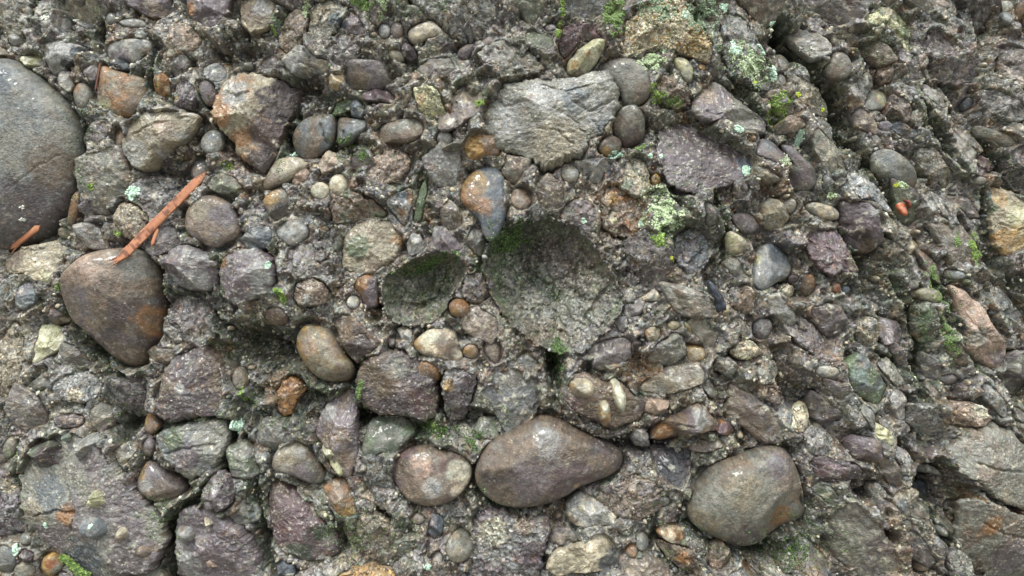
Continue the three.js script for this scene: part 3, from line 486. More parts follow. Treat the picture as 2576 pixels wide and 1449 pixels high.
// lift a stone to the level of the cement round it
const settle = (s, most) => { let a = 0, n = 0; for (let i = 0; i < 24; i++) { const t = i / 24 * 6.283, r = s.rad(t) + 9; a += sample(H, s.cx + r * Math.cos(t), s.cy + r * Math.sin(t)); n++; } a /= n; s.zc += clamp(a - 6 - (s.zc - s.sink), 0, most); };
stones.forEach(cover); stones.forEach((s) => { if (!(s.type === 'c' && s.Rm > 70) && !/flake|chip|orange tan|split|two-toned/.test(s.label || '')) lap(s); });
stones.forEach((s) => { if (s.Rm < 62 && !'k'.includes(s.cols[0])) settle(s, 34); });
{ // broken fragments packed between the hand-placed stones
  const rnd = mulberry(505); let count = 0;
  const free = (x, y, need) => { for (const s of stones) { const dx = x - s.cx, dy = y - s.cy, d = Math.hypot(dx, dy); if (d < s.Rm * 2.4 + need && d < s.rad(Math.atan2(dy, dx)) + need) return false; } for (const so of SOCKETS) { const dx = x - so.o.cx, dy = y - so.o.cy; if (Math.hypot(dx, dy) < so.o.rad(Math.atan2(dy, dx)) + need) return false; } for (const c of CREV) { const d = nearest(c[1], x, y)[0]; if (d < c[0] * 0.6 + need * 0.7) return false; } return true; };
  const CREV = CREVICES.map(([w, , ...a]) => [w, line(a)]);
  for (const [r0, tries] of [[95, 3000], [80, 3000], [66, 3000], [55, 3000], [46, 4000], [38, 4000], [30, 2500]]) for (let t = 0; t < tries && count < 150; t++) {
    const px = rnd() * 2640 - 30, py = rnd() * 1500 - 25, r = r0 * (0.9 + 0.25 * rnd()), [x, y] = lay(px, py); if (!free(x, y, r * 0.74) || sample(M0, x, y) - slope(x, y) < -24) continue;
    const right = sst(1500, 2100, px + py * 0.2), a = right > rnd() ? 0.85 + (rnd() - 0.5) * 0.5 : rnd() * 6.28, el = (0.55 + rnd() * 0.4) * (1 - 0.35 * right), n = 6 + (rnd() * 4 | 0), pts = [];
    for (let i = 0; i < n; i++) { const q = (i + (rnd() - 0.5) * 0.6) / n * 6.283, k = 0.78 + 0.44 * rnd(), u = r * 1.12 * k * Math.cos(q), v = r * el * k * Math.sin(q) * 1.1; pts.push([x + u * Math.cos(a) - v * Math.sin(a), y + u * Math.sin(a) + v * Math.cos(a)]); }
    const cols = ['pl', 'gp', 'pn', 'gl', 'pg', 'np', 'lp', 'bg', 'tg', 'dp', 'gn', 'pd', 'lg', 'ep', 'sp', 'gt', 'pb', 'ng'][rnd() * 18 | 0];
    const s = addStone(['f', 'f', 's', 'a'][rnd() * 4 | 0], 12 + r * (0.1 + 0.25 * rnd()), cols, pts, [], null, 'rock_fragment'); s.gx += (rnd() - 0.5) * 0.5; s.gy += (rnd() - 0.6) * 0.5; settle(s, 40); cover(s, stones.length - 1); lap(s); count++;
  }
  console.log('fragments', count);
}
{ // pebbles between the hand-placed stones
  const rnd = mulberry(77), list = [];
  for (let tries = 0; tries < 60000 && list.length < 70; tries++) {
    const px = rnd() * 2600 - 10, py = rnd() * 1470 - 10, r = 5.5 + 9 * Math.pow(rnd(), 2.2), [x, y] = lay(px, py);
    let ok = true; const need = r * 1.25;
    for (const s of stones) { const dx = x - s.cx, dy = y - s.cy; if (Math.hypot(dx, dy) < s.rad(Math.atan2(dy, dx)) + need) { ok = false; break; } }
    if (ok) for (const so of SOCKETS) { const dx = x - so.o.cx, dy = y - so.o.cy; if (Math.hypot(dx, dy) < so.o.rad(Math.atan2(dy, dx))) { ok = false; break; } }
    if (!ok) continue;
    const t = rnd(), cols = ['gl', 'pl', 'gp', 'tg', 'ln', 'bg', 'pn', 'wl', 'sn', 'wt', 'nd', 'lt', 'rn', 'eg', 'ub', 'cw', 'dp', 'gt'][rnd() * 18 | 0], a = rnd() * 6.28, el = 0.62 + rnd() * 0.3;
    const pts = [], n = t < 0.55 ? 12 : 7; for (let i = 0; i < n; i++) { const q = i / n * 6.28 + (n === 7 ? (rnd() - 0.5) * 0.5 : 0), u = r * Math.cos(q), v = r * el * Math.sin(q); pts.push([x + u * Math.cos(a) - v * Math.sin(a), y + u * Math.sin(a) + v * Math.cos(a)]); }
    const s = addStone(t < 0.55 ? 'c' : 'a', r * (0.5 + rnd() * 0.4) + 12, cols, pts, [], null, 'pebble'); s.gx *= 0.5; s.gy *= 0.5; settle(s, 60); cover(s, stones.length - 1); list.push(s);
  }
}
const easeWalls = (n) => { for (let pass = 0; pass < n; pass++) { const T = H.slice(); for (let j = 1; j < NY - 1; j++) for (let i = 1; i < NX - 1; i++) { const k = j * NX + i, z = T[k], m = Math.max(Math.abs(T[k - 1] - z), Math.abs(T[k + 1] - z), Math.abs(T[k - NX] - z), Math.abs(T[k + NX] - z)); if (m > 6) H[k] += 0.7 * sst(6, 12, m) * ((T[k - 1] + T[k + 1] + T[k - NX] + T[k + NX]) * 0.17 + (T[k - NX - 1] + T[k - NX + 1] + T[k + NX - 1] + T[k + NX + 1]) * 0.08 - z); } } };
easeWalls(4);
const extZ = (x, y) => macroZ(x, y) + 0.8 * (lump(x, y, 105, 101, 22, 14, 10) + lump(x, y, 44, 151, 13, 9, 7)) - 16;
over(-1e4, -1e4, 1e4, 1e4, (k, x, y) => { const e = Math.min(x - GX0, y - GY0, GX0 + (NX - 1) * ST - x, GY0 + (NY - 1) * ST - y); if (e < 42 && OWN[k] < 0) H[k] += (extZ(x, y) + 3 - H[k]) * sst(42, 8, e); });
// open cracks and hollows in the finished cement
for (const [w0, d0, ...a] of CREVICES) { const w = w0 * 1.35, dep = d0 * 1.9;
  const pts = line(a), xs = pts.map((p) => p[0]), ys = pts.map((p) => p[1]), m = w * 2.5;
  over(Math.min(...xs) - m, Math.min(...ys) - m, Math.max(...xs) + m, Math.max(...ys) + m, (k, x, y) => {
    const [d, , al] = nearest(pts, x + 7 * vn(x / 16, y / 16, 51), y + 7 * vn(x / 16, y / 16, 52)), ww = w * (0.75 + 0.5 * vn(x / 40, y / 40, 53)) * (0.35 + 0.65 * sst(0, 0.2, al) * sst(1, 0.8, al));
    if (d < ww * 1.8) H[k] -= dep * Math.pow(1 - d / (ww * 1.8), 1.2);
  });
}
for (const [px, py, rx, ry, dep] of HOLLOWS) { const [cx, cy] = lay(px, py); over(cx - rx * 1.7, cy - ry * 1.7, cx + rx * 1.7, cy + ry * 1.7, (k, x, y) => { const q = Math.hypot((x - cx) / rx, (y - cy) / ry) + 0.3 * fbm(x / 24, y / 24, 55, 3); if (q < 1.25) H[k] -= dep * sst(1.25, 0.55, q); }); }
easeWalls(4);
for (let k = 0; k < H.length; k++) if (SOCK[k]) H[k] = Math.max(H[k], SFLOOR[k] - 3);
TOP.set(H);
stones.forEach((s) => over(s.cx - s.Rm * 2.6, s.cy - s.Rm * 2.6, s.cx + s.Rm * 2.6, s.cy + s.Rm * 2.6, (k, x, y) => { const dx = x - s.cx, dy = y - s.cy; if (Math.hypot(dx, dy) < s.rad(Math.atan2(dy, dx)) * 0.995) TOP[k] = Math.max(TOP[k], s.z(x, y)); }));
const topAt = (x, y) => sample(TOP, x, y);
function topNormal(x, y, e = 4) { const nx = topAt(x - e, y) - topAt(x + e, y), ny = topAt(x, y - e) - topAt(x, y + e), l = Math.hypot(nx, ny, 2 * e); return [nx / l, ny / l, 2 * e / l]; }

// ---------------------------------------------------------------- materials
function tile(size, f, srgb) {
  const d = new Uint8Array(size * size * 4);
  for (let j = 0; j < size; j++) for (let i = 0; i < size; i++) { const v = f(i / size, j / size), k = (j * size + i) * 4; const c = Array.isArray(v) ? v : [v, v, v]; for (let q = 0; q < 3; q++) d[k + q] = clamp(Math.round(255 * (srgb ? Math.pow(clamp(c[q], 0, 1), 1 / 2.2) : c[q])), 0, 255); d[k + 3] = 255; }
  const t = new THREE.DataTexture(d, size, size); t.wrapS = t.wrapT = THREE.RepeatWrapping; t.magFilter = THREE.LinearFilter; t.minFilter = THREE.LinearMipmapLinearFilter; t.generateMipmaps = true; if (srgb) t.colorSpace = THREE.SRGBColorSpace; t.needsUpdate = true; return t;
}
const pn = (u, v, n, s) => { const x = u * n, y = v * n, xi = Math.floor(x), yi = Math.floor(y), fx = x - xi, fy = y - yi, a = fx * fx * (3 - 2 * fx), b = fy * fy * (3 - 2 * fy), w = (q) => (q % n + n) % n; const A = hash(w(xi), w(yi), s), B = hash(w(xi + 1), w(yi), s), C = hash(w(xi), w(yi + 1), s), D = hash(w(xi + 1), w(yi + 1), s); return A + (B - A) * a + (C - A) * b + (A - B - C + D) * a * b; };
const TP = 320; // P covered by one tile (0.16 m)
const MEAN = 0.6;
const grainMap = tile(512, (u, v) => { const n = 0.45 * pn(u, v, 24, 1) + 0.3 * pn(u, v, 64, 2) + 0.35 * pn(u, v, 160, 3), sp = pn(u, v, 110, 9) > 0.86 ? 0.34 : pn(u, v, 130, 8) < 0.14 ? -0.2 : 0; const b = 0.36 + 0.44 * n + sp, h = (pn(u, v, 40, 12) - 0.5) * 0.1; return [b * (1 + h), b, b * (1 - h)]; }, true);
const smoothMap = tile(512, (u, v) => { const n = 0.4 * pn(u, v, 20, 21) + 0.3 * pn(u, v, 56, 22) + 0.4 * pn(u, v, 200, 23), sp = pn(u, v, 120, 24) > 0.9 ? 0.22 : 0; const b = 0.28 + 0.56 * n + sp - (pn(u, v, 90, 26) < 0.16 ? 0.16 : 0), h = (pn(u, v, 14, 25) - 0.5) * 0.12; return [b * (1 + h), b, b * (1 - h)]; }, true);
const grainBump = tile(1024, (u, v) => 0.34 * pn(u, v, 40, 31) + 0.3 * pn(u, v, 90, 32) + 0.22 * pn(u, v, 190, 33) + 0.14 * pn(u, v, 380, 34));
const smoothBump = tile(1024, (u, v) => 0.3 * pn(u, v, 30, 41) + 0.25 * pn(u, v, 80, 42) + 0.25 * pn(u, v, 210, 43) + 0.2 * pn(u, v, 420, 44));
const PF = { id: 0, e: 0, h: 0 };
function pcells(u, v, n, seed) { const x = u * n, y = v * n, xi = Math.floor(x), yi = Math.floor(y); let d1 = 9, d2 = 9, bx = 0, by = 0; const w = (q) => (q % n + n) % n;
  for (let j = -1; j <= 1; j++) for (let i = -1; i <= 1; i++) { const a = w(xi + i), c = w(yi + j), px = xi + i + hash(a, c, seed) - x, py = yi + j + hash(a, c, seed + 1) - y, q = px * px + py * py; if (q < d1) { d2 = d1; d1 = q; bx = a; by = c; } else if (q < d2) d2 = q; }
  PF.id = hash(bx, by, seed + 2); PF.e = Math.sqrt(d2) - Math.sqrt(d1); PF.h = hash(bx, by, seed + 3); return PF; }
const TG = 560, GN = 1400, GM = 0.5; // grit tile: P covered, pixels, mean
const [gritMap, gritBump] = (() => {
  const A = new Uint8Array(GN * GN * 4), B = new Uint8Array(GN * GN * 4), enc = (v) => clamp(Math.round(255 * Math.pow(clamp(v, 0, 1), 1 / 2.2)), 0, 255);
  for (let j = 0; j < GN; j++) for (let i = 0; i < GN; i++) {
    const u0 = i / GN, v0 = j / GN, wu = u0 + 0.0035 * (pn(u0, v0, 90, 3) - 0.5), wv = v0 + 0.0035 * (pn(u0, v0, 90, 4) - 0.5), k = (j * GN + i) * 4;
    pcells(wu, wv, 46, 811); const a = PF.id, ae = PF.e, ah = PF.h; pcells(wu, wv, 112, 821); const c = PF.id, ce = PF.e, ch = PF.h;
    const big = a > 0.72, fine = pn(u0, v0, 300, 5) - 0.5, mid = pn(u0, v0, 60, 6) - 0.5; let g = big ? 0.42 + 0.28 * (a - 0.72) / 0.28 : 0.2 + 0.46 * c; if (!big && c > 0.885) g = 0.95; if (!big && c < 0.1) g = 0.16; g += 0.16 * fine + 0.14 * mid;
    const t = ((big ? ah : ch) - 0.5) * 0.16; A[k] = enc(g * (1 + t)); A[k + 1] = enc(g); A[k + 2] = enc(g * (1 - 1.1 * t)); A[k + 3] = 255;
    const z = 0.34 * (big ? 0.3 + 0.7 * Math.sqrt(Math.min(1, ae * 2.2)) : 0.15 + 0.2 * ah) + 0.4 * (big ? 0.3 : Math.sqrt(Math.min(1, ce * 2)) * (0.35 + 0.65 * ch)) + 0.22 * (fine + 0.5); B[k] = B[k + 1] = B[k + 2] = clamp(Math.round(z * 255), 0, 255); B[k + 3] = 255;
  }
  return [A, B].map((D, q) => { const t = new THREE.DataTexture(D, GN, GN); t.wrapS = t.wrapT = THREE.RepeatWrapping; t.magFilter = THREE.LinearFilter; t.minFilter = THREE.LinearMipmapLinearFilter; t.generateMipmaps = true; if (!q) t.colorSpace = THREE.SRGBColorSpace; t.needsUpdate = true; return t; });
})();
const matGrit = new THREE.MeshPhysicalMaterial({ clearcoat: 0.38, clearcoatRoughness: 0.2, vertexColors: true, map: gritMap, bumpMap: gritBump, bumpScale: 0.0022, roughness: 0.42 });
const matCobble = new THREE.MeshPhysicalMaterial({ clearcoat: 0.45, clearcoatRoughness: 0.17, vertexColors: true, map: smoothMap, bumpMap: smoothBump, bumpScale: 0.0022, roughness: 0.38 });
const matStone = new THREE.MeshPhysicalMaterial({ clearcoat: 0.4, clearcoatRoughness: 0.2, vertexColors: true, map: grainMap, bumpMap: grainBump, bumpScale: 0.0024, roughness: 0.4 });

// ---------------------------------------------------------------- matrix
const col = [0, 0, 0], mixc = (c, w) => { col[0] += (c[0] - col[0]) * w; col[1] += (c[1] - col[1]) * w; col[2] += (c[2] - col[2]) * w; };
const CELLP = 'gpnrtldupegnlpdebn', FINEP = 'lwgpctnldegwpgbklgtn';
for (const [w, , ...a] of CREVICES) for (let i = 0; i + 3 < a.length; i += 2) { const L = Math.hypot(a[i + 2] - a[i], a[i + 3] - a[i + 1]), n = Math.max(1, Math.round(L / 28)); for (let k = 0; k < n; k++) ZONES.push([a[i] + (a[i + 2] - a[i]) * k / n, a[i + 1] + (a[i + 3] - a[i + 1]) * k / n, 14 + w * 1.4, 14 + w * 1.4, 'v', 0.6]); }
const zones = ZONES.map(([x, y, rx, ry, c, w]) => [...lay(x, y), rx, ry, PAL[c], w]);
const brown = lin(0x4c453a), purple = lin(0x50484b), olive = lin(0x434b3b);
const inSocket = (x, y) => { for (const so of SOCKETS) { const dx = x - so.o.cx, dy = y - so.o.cy; if (Math.abs(dx) < 260 && Math.abs(dy) < 260 && Math.hypot(dx, dy) < so.o.rad(Math.atan2(dy, dx))) return so; } return null; };
function matrixColour(x, y) {
  const so = inSocket(x, y);
  const n1 = fbm(x / 150, y / 150, 71, 3), n2 = fbm(x / 90, y / 90, 75, 3);
  col[0] = brown[0]; col[1] = brown[1]; col[2] = brown[2]; mixc(purple, sst(-0.3, 0.4, n1)); mixc(olive, sst(-0.2, 0.5, n2) * 0.85);
  let id = cells(x, y, 105, 101).id; mixc(PAL[CELLP[id * CELLP.length | 0]], 0.3); id = cells(x, y, 44, 151).id; mixc(PAL[CELLP[id * CELLP.length | 0]], 0.34); id = cells(x, y, 20, 201).id; mixc(PAL[CELLP[id * CELLP.length | 0]], 0.34);
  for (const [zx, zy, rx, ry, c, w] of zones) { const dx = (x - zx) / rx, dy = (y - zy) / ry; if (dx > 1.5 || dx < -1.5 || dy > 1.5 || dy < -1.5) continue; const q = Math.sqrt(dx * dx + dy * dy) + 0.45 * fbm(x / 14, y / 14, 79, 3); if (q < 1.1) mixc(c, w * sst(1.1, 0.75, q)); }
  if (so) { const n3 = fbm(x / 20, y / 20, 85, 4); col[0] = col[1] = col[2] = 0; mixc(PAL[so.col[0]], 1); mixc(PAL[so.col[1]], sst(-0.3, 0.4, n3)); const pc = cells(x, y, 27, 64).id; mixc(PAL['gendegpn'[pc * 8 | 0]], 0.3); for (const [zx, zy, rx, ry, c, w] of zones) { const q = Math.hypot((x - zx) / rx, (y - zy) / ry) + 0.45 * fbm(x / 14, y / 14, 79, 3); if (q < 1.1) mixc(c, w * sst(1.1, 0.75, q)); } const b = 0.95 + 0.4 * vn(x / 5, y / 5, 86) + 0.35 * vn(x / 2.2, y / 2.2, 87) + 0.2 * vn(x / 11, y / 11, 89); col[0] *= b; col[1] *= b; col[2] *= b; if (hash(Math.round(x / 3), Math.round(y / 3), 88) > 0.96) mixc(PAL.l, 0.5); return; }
  id = cells(x, y, 9.5, 301).id; if (id < 0.6) mixc(PAL[FINEP[(id / 0.6) * FINEP.length | 0]], 0.42); else { const b = 0.8 + (id - 0.6) * 1.0; col[0] *= b; col[1] *= b; col[2] *= b; }
}
const MX0 = GX0, MY0 = GY0, MW = (NX - 1) * ST, MH = (NY - 1) * ST;
let top = 0; const names = {};
const numbered = (n) => { names[n] = (names[n] || 0) + 1; return names[n] === 1 ? n : n + '_' + String(names[n] - 1).padStart(3, '0'); };
function place(o, name, x, y, z, label, category, group) { // a top-level thing whose base lies at rock point (x, y, z)
  o.name = numbered(name); o.quaternion.copy(leanQ); o.position.copy(toWorld(x, y, z)); o.userData.label = label; o.userData.category = category; if (group) o.userData.group = group;
  o.traverse((m) => { if (m.isMesh) { m.castShadow = true; m.receiveShadow = true; } }); scene.add(o); top++; return o;
}
function geo(pos, idx, uv, colr, nrm) {
  const g = new THREE.BufferGeometry(); g.setAttribute('position', new THREE.BufferAttribute(pos, 3)); if (uv) g.setAttribute('uv', new THREE.BufferAttribute(uv, 2)); if (colr) g.setAttribute('color', new THREE.BufferAttribute(colr, 3));
  if (idx) g.setIndex(new THREE.BufferAttribute(idx, 1)); if (nrm) g.setAttribute('normal', new THREE.BufferAttribute(nrm, 3)); else g.computeVertexNormals(); return g;
}
const face = new THREE.Group();
function sheet(x0, y0, st, nx, ny, zf, keep) { // a height sheet; the grit is mapped along whichever plane each bit of it faces
  const n = nx * ny, Z = new Float32Array(n), C = new Float32Array(n * 3), Nn = new Float32Array(n * 3);
  for (let j = 0; j < ny; j++) for (let i = 0; i < nx; i++) { const k = j * nx + i, x = x0 + i * st, y = y0 + j * st; Z[k] = zf(k, x, y); matrixColour(x, y); for (let q = 0; q < 3; q++) C[k * 3 + q] = clamp(col[q] / GM, 0, 1); }
  for (let j = 0; j < ny; j++) for (let i = 0; i < nx; i++) { const k = j * nx + i, a = (Z[k - (i > 0 ? 1 : 0)] - Z[k + (i < nx - 1 ? 1 : 0)]) / (2 * st), c = (Z[k + (j < ny - 1 ? nx : 0)] - Z[k - (j > 0 ? nx : 0)]) / (2 * st), L = Math.hypot(a, c, 1); Nn[k * 3] = a / L; Nn[k * 3 + 1] = c / L; Nn[k * 3 + 2] = 1 / L; }
  const maps = [0, 1, 2].map(() => new Int32Array(n).fill(-1)), P = [], U = [], CC = [], NN = [], idx = []; let cnt = 0;
  const vert = (k, m) => { if (maps[m][k] >= 0) return maps[m][k]; maps[m][k] = cnt; const x = x0 + (k % nx) * st, y = y0 + Math.floor(k / nx) * st, z = Z[k]; P.push((x - CX) * S, (CY - y) * S, z * S); const [u, v] = m === 0 ? [x, y] : m === 1 ? [z + 91, y + 37] : [x + 53, z + 17]; U.push(u / TG, v / TG); CC.push(C[k * 3], C[k * 3 + 1], C[k * 3 + 2]); NN.push(Nn[k * 3], Nn[k * 3 + 1], Nn[k * 3 + 2]); return cnt++; };
  for (let j = 0; j < ny - 1; j++) for (let i = 0; i < nx - 1; i++) { if (!keep(x0 + i * st, y0 + j * st)) continue; const k = j * nx + i;
    for (const [a, b2, c] of [[k, k + nx, k + 1], [k + 1, k + nx, k + nx + 1]]) { const gx2 = Math.abs(Nn[a * 3] + Nn[b2 * 3] + Nn[c * 3]), gy2 = Math.abs(Nn[a * 3 + 1] + Nn[b2 * 3 + 1] + Nn[c * 3 + 1]), gz = Nn[a * 3 + 2] + Nn[b2 * 3 + 2] + Nn[c * 3 + 2], m = gz > Math.max(gx2, gy2) * 0.85 ? 0 : gx2 > gy2 ? 1 : 2; idx.push(vert(a, m), vert(b2, m), vert(c, m)); } }
  return geo(new Float32Array(P), new Uint32Array(idx), new Float32Array(U), new Float32Array(CC), new Float32Array(NN));
}
const matrixMesh = new THREE.Mesh(sheet(GX0, GY0, ST, NX, NY, (k) => H[k], () => true), matGrit); matrixMesh.name = 'rock_matrix'; face.add(matrixMesh);
{ // the face goes on beyond the picture, down to the ground
  const x0 = -1700, y0 = -1000, st = 13, nx = 460, ny = 340, ix0 = GX0 + 50, ix1 = GX0 + MW - 50, iy0 = GY0 + 50, iy1 = GY0 + MH - 50;
  const zf = (k, x, y) => { const e = Math.min(x - GX0, y - GY0, GX0 + MW - x, GY0 + MH - y); return extZ(x, y) - (e > 0 ? Math.min(30, e * 1.2) : 0); };
  const m = new THREE.Mesh(sheet(x0, y0, st, nx, ny, zf, (x, y) => !(x > ix0 && x < ix1 - st && y > iy0 && y < iy1 - st)), matGrit); m.name = 'rock_matrix'; face.add(m);
}

// ---------------------------------------------------------------- stone meshes
function stoneColour(s, x, y, out, o) {
  const A = PAL[s.cols[0]], B = PAL[s.cols[1] || s.cols[0]], n = fbm(x / (s.Rm * 0.45 + 5), y / (s.Rm * 0.45 + 5), s.seed + 13, 3);
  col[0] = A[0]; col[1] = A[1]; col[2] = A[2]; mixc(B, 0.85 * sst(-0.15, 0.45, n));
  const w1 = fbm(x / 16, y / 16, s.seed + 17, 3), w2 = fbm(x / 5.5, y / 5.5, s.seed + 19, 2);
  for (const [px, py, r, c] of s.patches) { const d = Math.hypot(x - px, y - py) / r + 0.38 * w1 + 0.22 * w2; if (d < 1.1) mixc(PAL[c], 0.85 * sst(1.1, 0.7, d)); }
  if (s.kind === 'rock_fragment') { const c0 = col[0], c1 = col[1], c2 = col[2]; matrixColour(x, y); col[0] = col[0] * 0.45 + c0 * 0.55; col[1] = col[1] * 0.45 + c1 * 0.55; col[2] = col[2] * 0.45 + c2 * 0.55; }
  let b = 1 + 0.26 * w1 + 0.3 * w2;
  if (s.type === 's') { const id = cells(x, y, 13, s.seed + 9).id; if (id < 0.3) mixc(PAL[CELLP[(id / 0.3) * CELLP.length | 0]], 0.25); const i2 = cells(x, y, 3.8, s.seed + 23).id; if (i2 > 0.94) mixc(PAL.c, 0.35); b *= 0.78 + 0.42 * i2; }
  else if (s.type === 'f') { const id = cells(x, y, 11, s.seed + 9).id; if (id < 0.4) mixc(PAL[CELLP[(id / 0.4) * CELLP.length | 0]], 0.3); }
  else if (s.type === 'a') { const id = cells(x, y, 9, s.seed + 9).id; b *= 0.82 + 0.36 * id; if (id > 0.95) mixc(PAL.c, 0.4); }
  else { const dirt = 0.4 * sst(0.1, 0.4, fbm(x / 20, y / 20, s.seed + 37, 3)); if (dirt > 0.01) { const c0 = col[0], c1 = col[1], c2 = col[2]; matrixColour(x, y); col[0] = c0 + (col[0] - c0) * dirt; col[1] = c1 + (col[1] - c1) * dirt; col[2] = c2 + (col[2] - c2) * dirt; } const f1 = fbm(x / 9, y / 9, s.seed + 31, 3); mixc(PAL.g, 0.22 * sst(0, 0.5, f1)); mixc(B, 0.3 * sst(0.05, 0.5, -f1)); b *= 1 + 0.22 * vn(x / 3, y / 3, s.seed + 29); if (hash(Math.round(x / 2.7), Math.round(y / 2.7), s.seed) > 0.985) mixc(PAL.c, 0.4); }
  b /= s.type === 'f' ? GM : MEAN; out[o] = clamp(col[0] * b, 0, 1); out[o + 1] = clamp(col[1] * b, 0, 1); out[o + 2] = clamp(col[2] * b, 0, 1);
}
function stoneGeometry(s, spacing) {
  const N = Math.max(6, Math.round(1.9 * s.Rm / spacing)), rim = [], W = N + 1, n = W * W + 4 * N * 3 + 1;
  const pos = new Float32Array(n * 3), uv = new Float32Array(n * 2), cl = new Float32Array(n * 3), idx = [], ou = hash(s.seed, 1, 3) * 5, ov = hash(s.seed, 2, 3) * 5, ca = Math.cos(s.seed), sa = Math.sin(s.seed);
  const zb = s.zc, put = (k, x, y, z) => {
    pos[k * 3] = (x - s.cx) * S; pos[k * 3 + 1] = (s.cy - y) * S; pos[k * 3 + 2] = (z - zb) * S; const ex = x - s.cx, ey = y - s.cy, er = Math.hypot(ex, ey) || 1, fall = Math.max(0, s.zc + s.gx * ex + s.gy * ey - s.sink + s.h - z) * 0.8 * Math.min(1, er / s.Rm * 1.5), u = x + ex / er * fall, v = y + ey / er * fall; const tp = s.type === 'f' ? TG : TP; uv[k * 2] = (u * ca - v * sa) / tp + ou; uv[k * 2 + 1] = (u * sa + v * ca) / tp + ov; stoneColour(s, x, y, cl, k * 3);
  };
  for (let j = 0; j <= N; j++) for (let i = 0; i <= N; i++) {
    const a = 2 * i / N - 1, c = 2 * j / N - 1; let r = 0, t = 0;
    if (a || c) { if (Math.abs(a) > Math.abs(c)) { r = a; t = Math.PI / 4 * c / a; } else { r = c; t = Math.PI / 2 - Math.PI / 4 * a / c; } if (r < 0) { r = -r; t += Math.PI; } }
    r *= 1 + 0.3 * (1 - r); const q = r * s.rad(t), x = s.cx + q * Math.cos(t), y = s.cy + q * Math.sin(t); put(j * W + i, x, y, s.z(x, y));
    if (i < N && j < N) { const k = j * W + i; if ((i < N / 2) === (j < N / 2)) idx.push(k, k + 1, k + W + 1, k, k + W + 1, k + W); else idx.push(k, k + 1, k + W, k + 1, k + W + 1, k + W); }
  }
  for (let i = 0; i < N; i++) rim.push(i); for (let j = 0; j < N; j++) rim.push(j * W + N); for (let i = N; i > 0; i--) rim.push(N * W + i); for (let j = N; j > 0; j--) rim.push(j * W);
  let prev = rim; const L = rim.length;
  for (let q = 0; q < 3; q++) { const ring = []; for (let i = 0; i < L; i++) { const k = W * W + q * L + i, f = [0.99, 0.85, 0.5][q], x = s.cx + (pos[rim[i] * 3] / S) * f, y = s.cy - (pos[rim[i] * 3 + 1] / S) * f; put(k, x, y, s.zc + s.gx * (x - s.cx) + s.gy * (y - s.cy) - s.sink - (s.h * 0.7 + 16) * [0.35, 0.8, 1][q]); ring.push(k); }
    for (let i = 0; i < L; i++) { const i2 = (i + 1) % L; idx.push(prev[i], ring[i], prev[i2], prev[i2], ring[i], ring[i2]); } prev = ring; }
  put(n - 1, s.cx, s.cy, s.zc - s.sink - Math.max(18, s.h * 0.7)); for (let i = 0; i < L; i++) idx.push(prev[i], n - 1, prev[(i + 1) % L]);
  for (let i = 0; i < idx.length; i += 3) { const t = idx[i + 1]; idx[i + 1] = idx[i + 2]; idx[i + 2] = t; }
  return geo(pos, new Uint32Array(idx), uv, cl);
}
for (const s of stones) {
  const m = new THREE.Mesh(stoneGeometry(s, s.kind === 'pebble' ? 3.6 : s.kind === 'rock_fragment' ? 3.2 : 2.6), s.type === 'c' ? matCobble : s.type === 'f' ? matGrit : matStone); m.name = s.kind; m.position.set((s.cx - CX) * S, (CY - s.cy) * S, s.zc * S); if (s.label) m.userData.label = s.label; face.add(m);
}
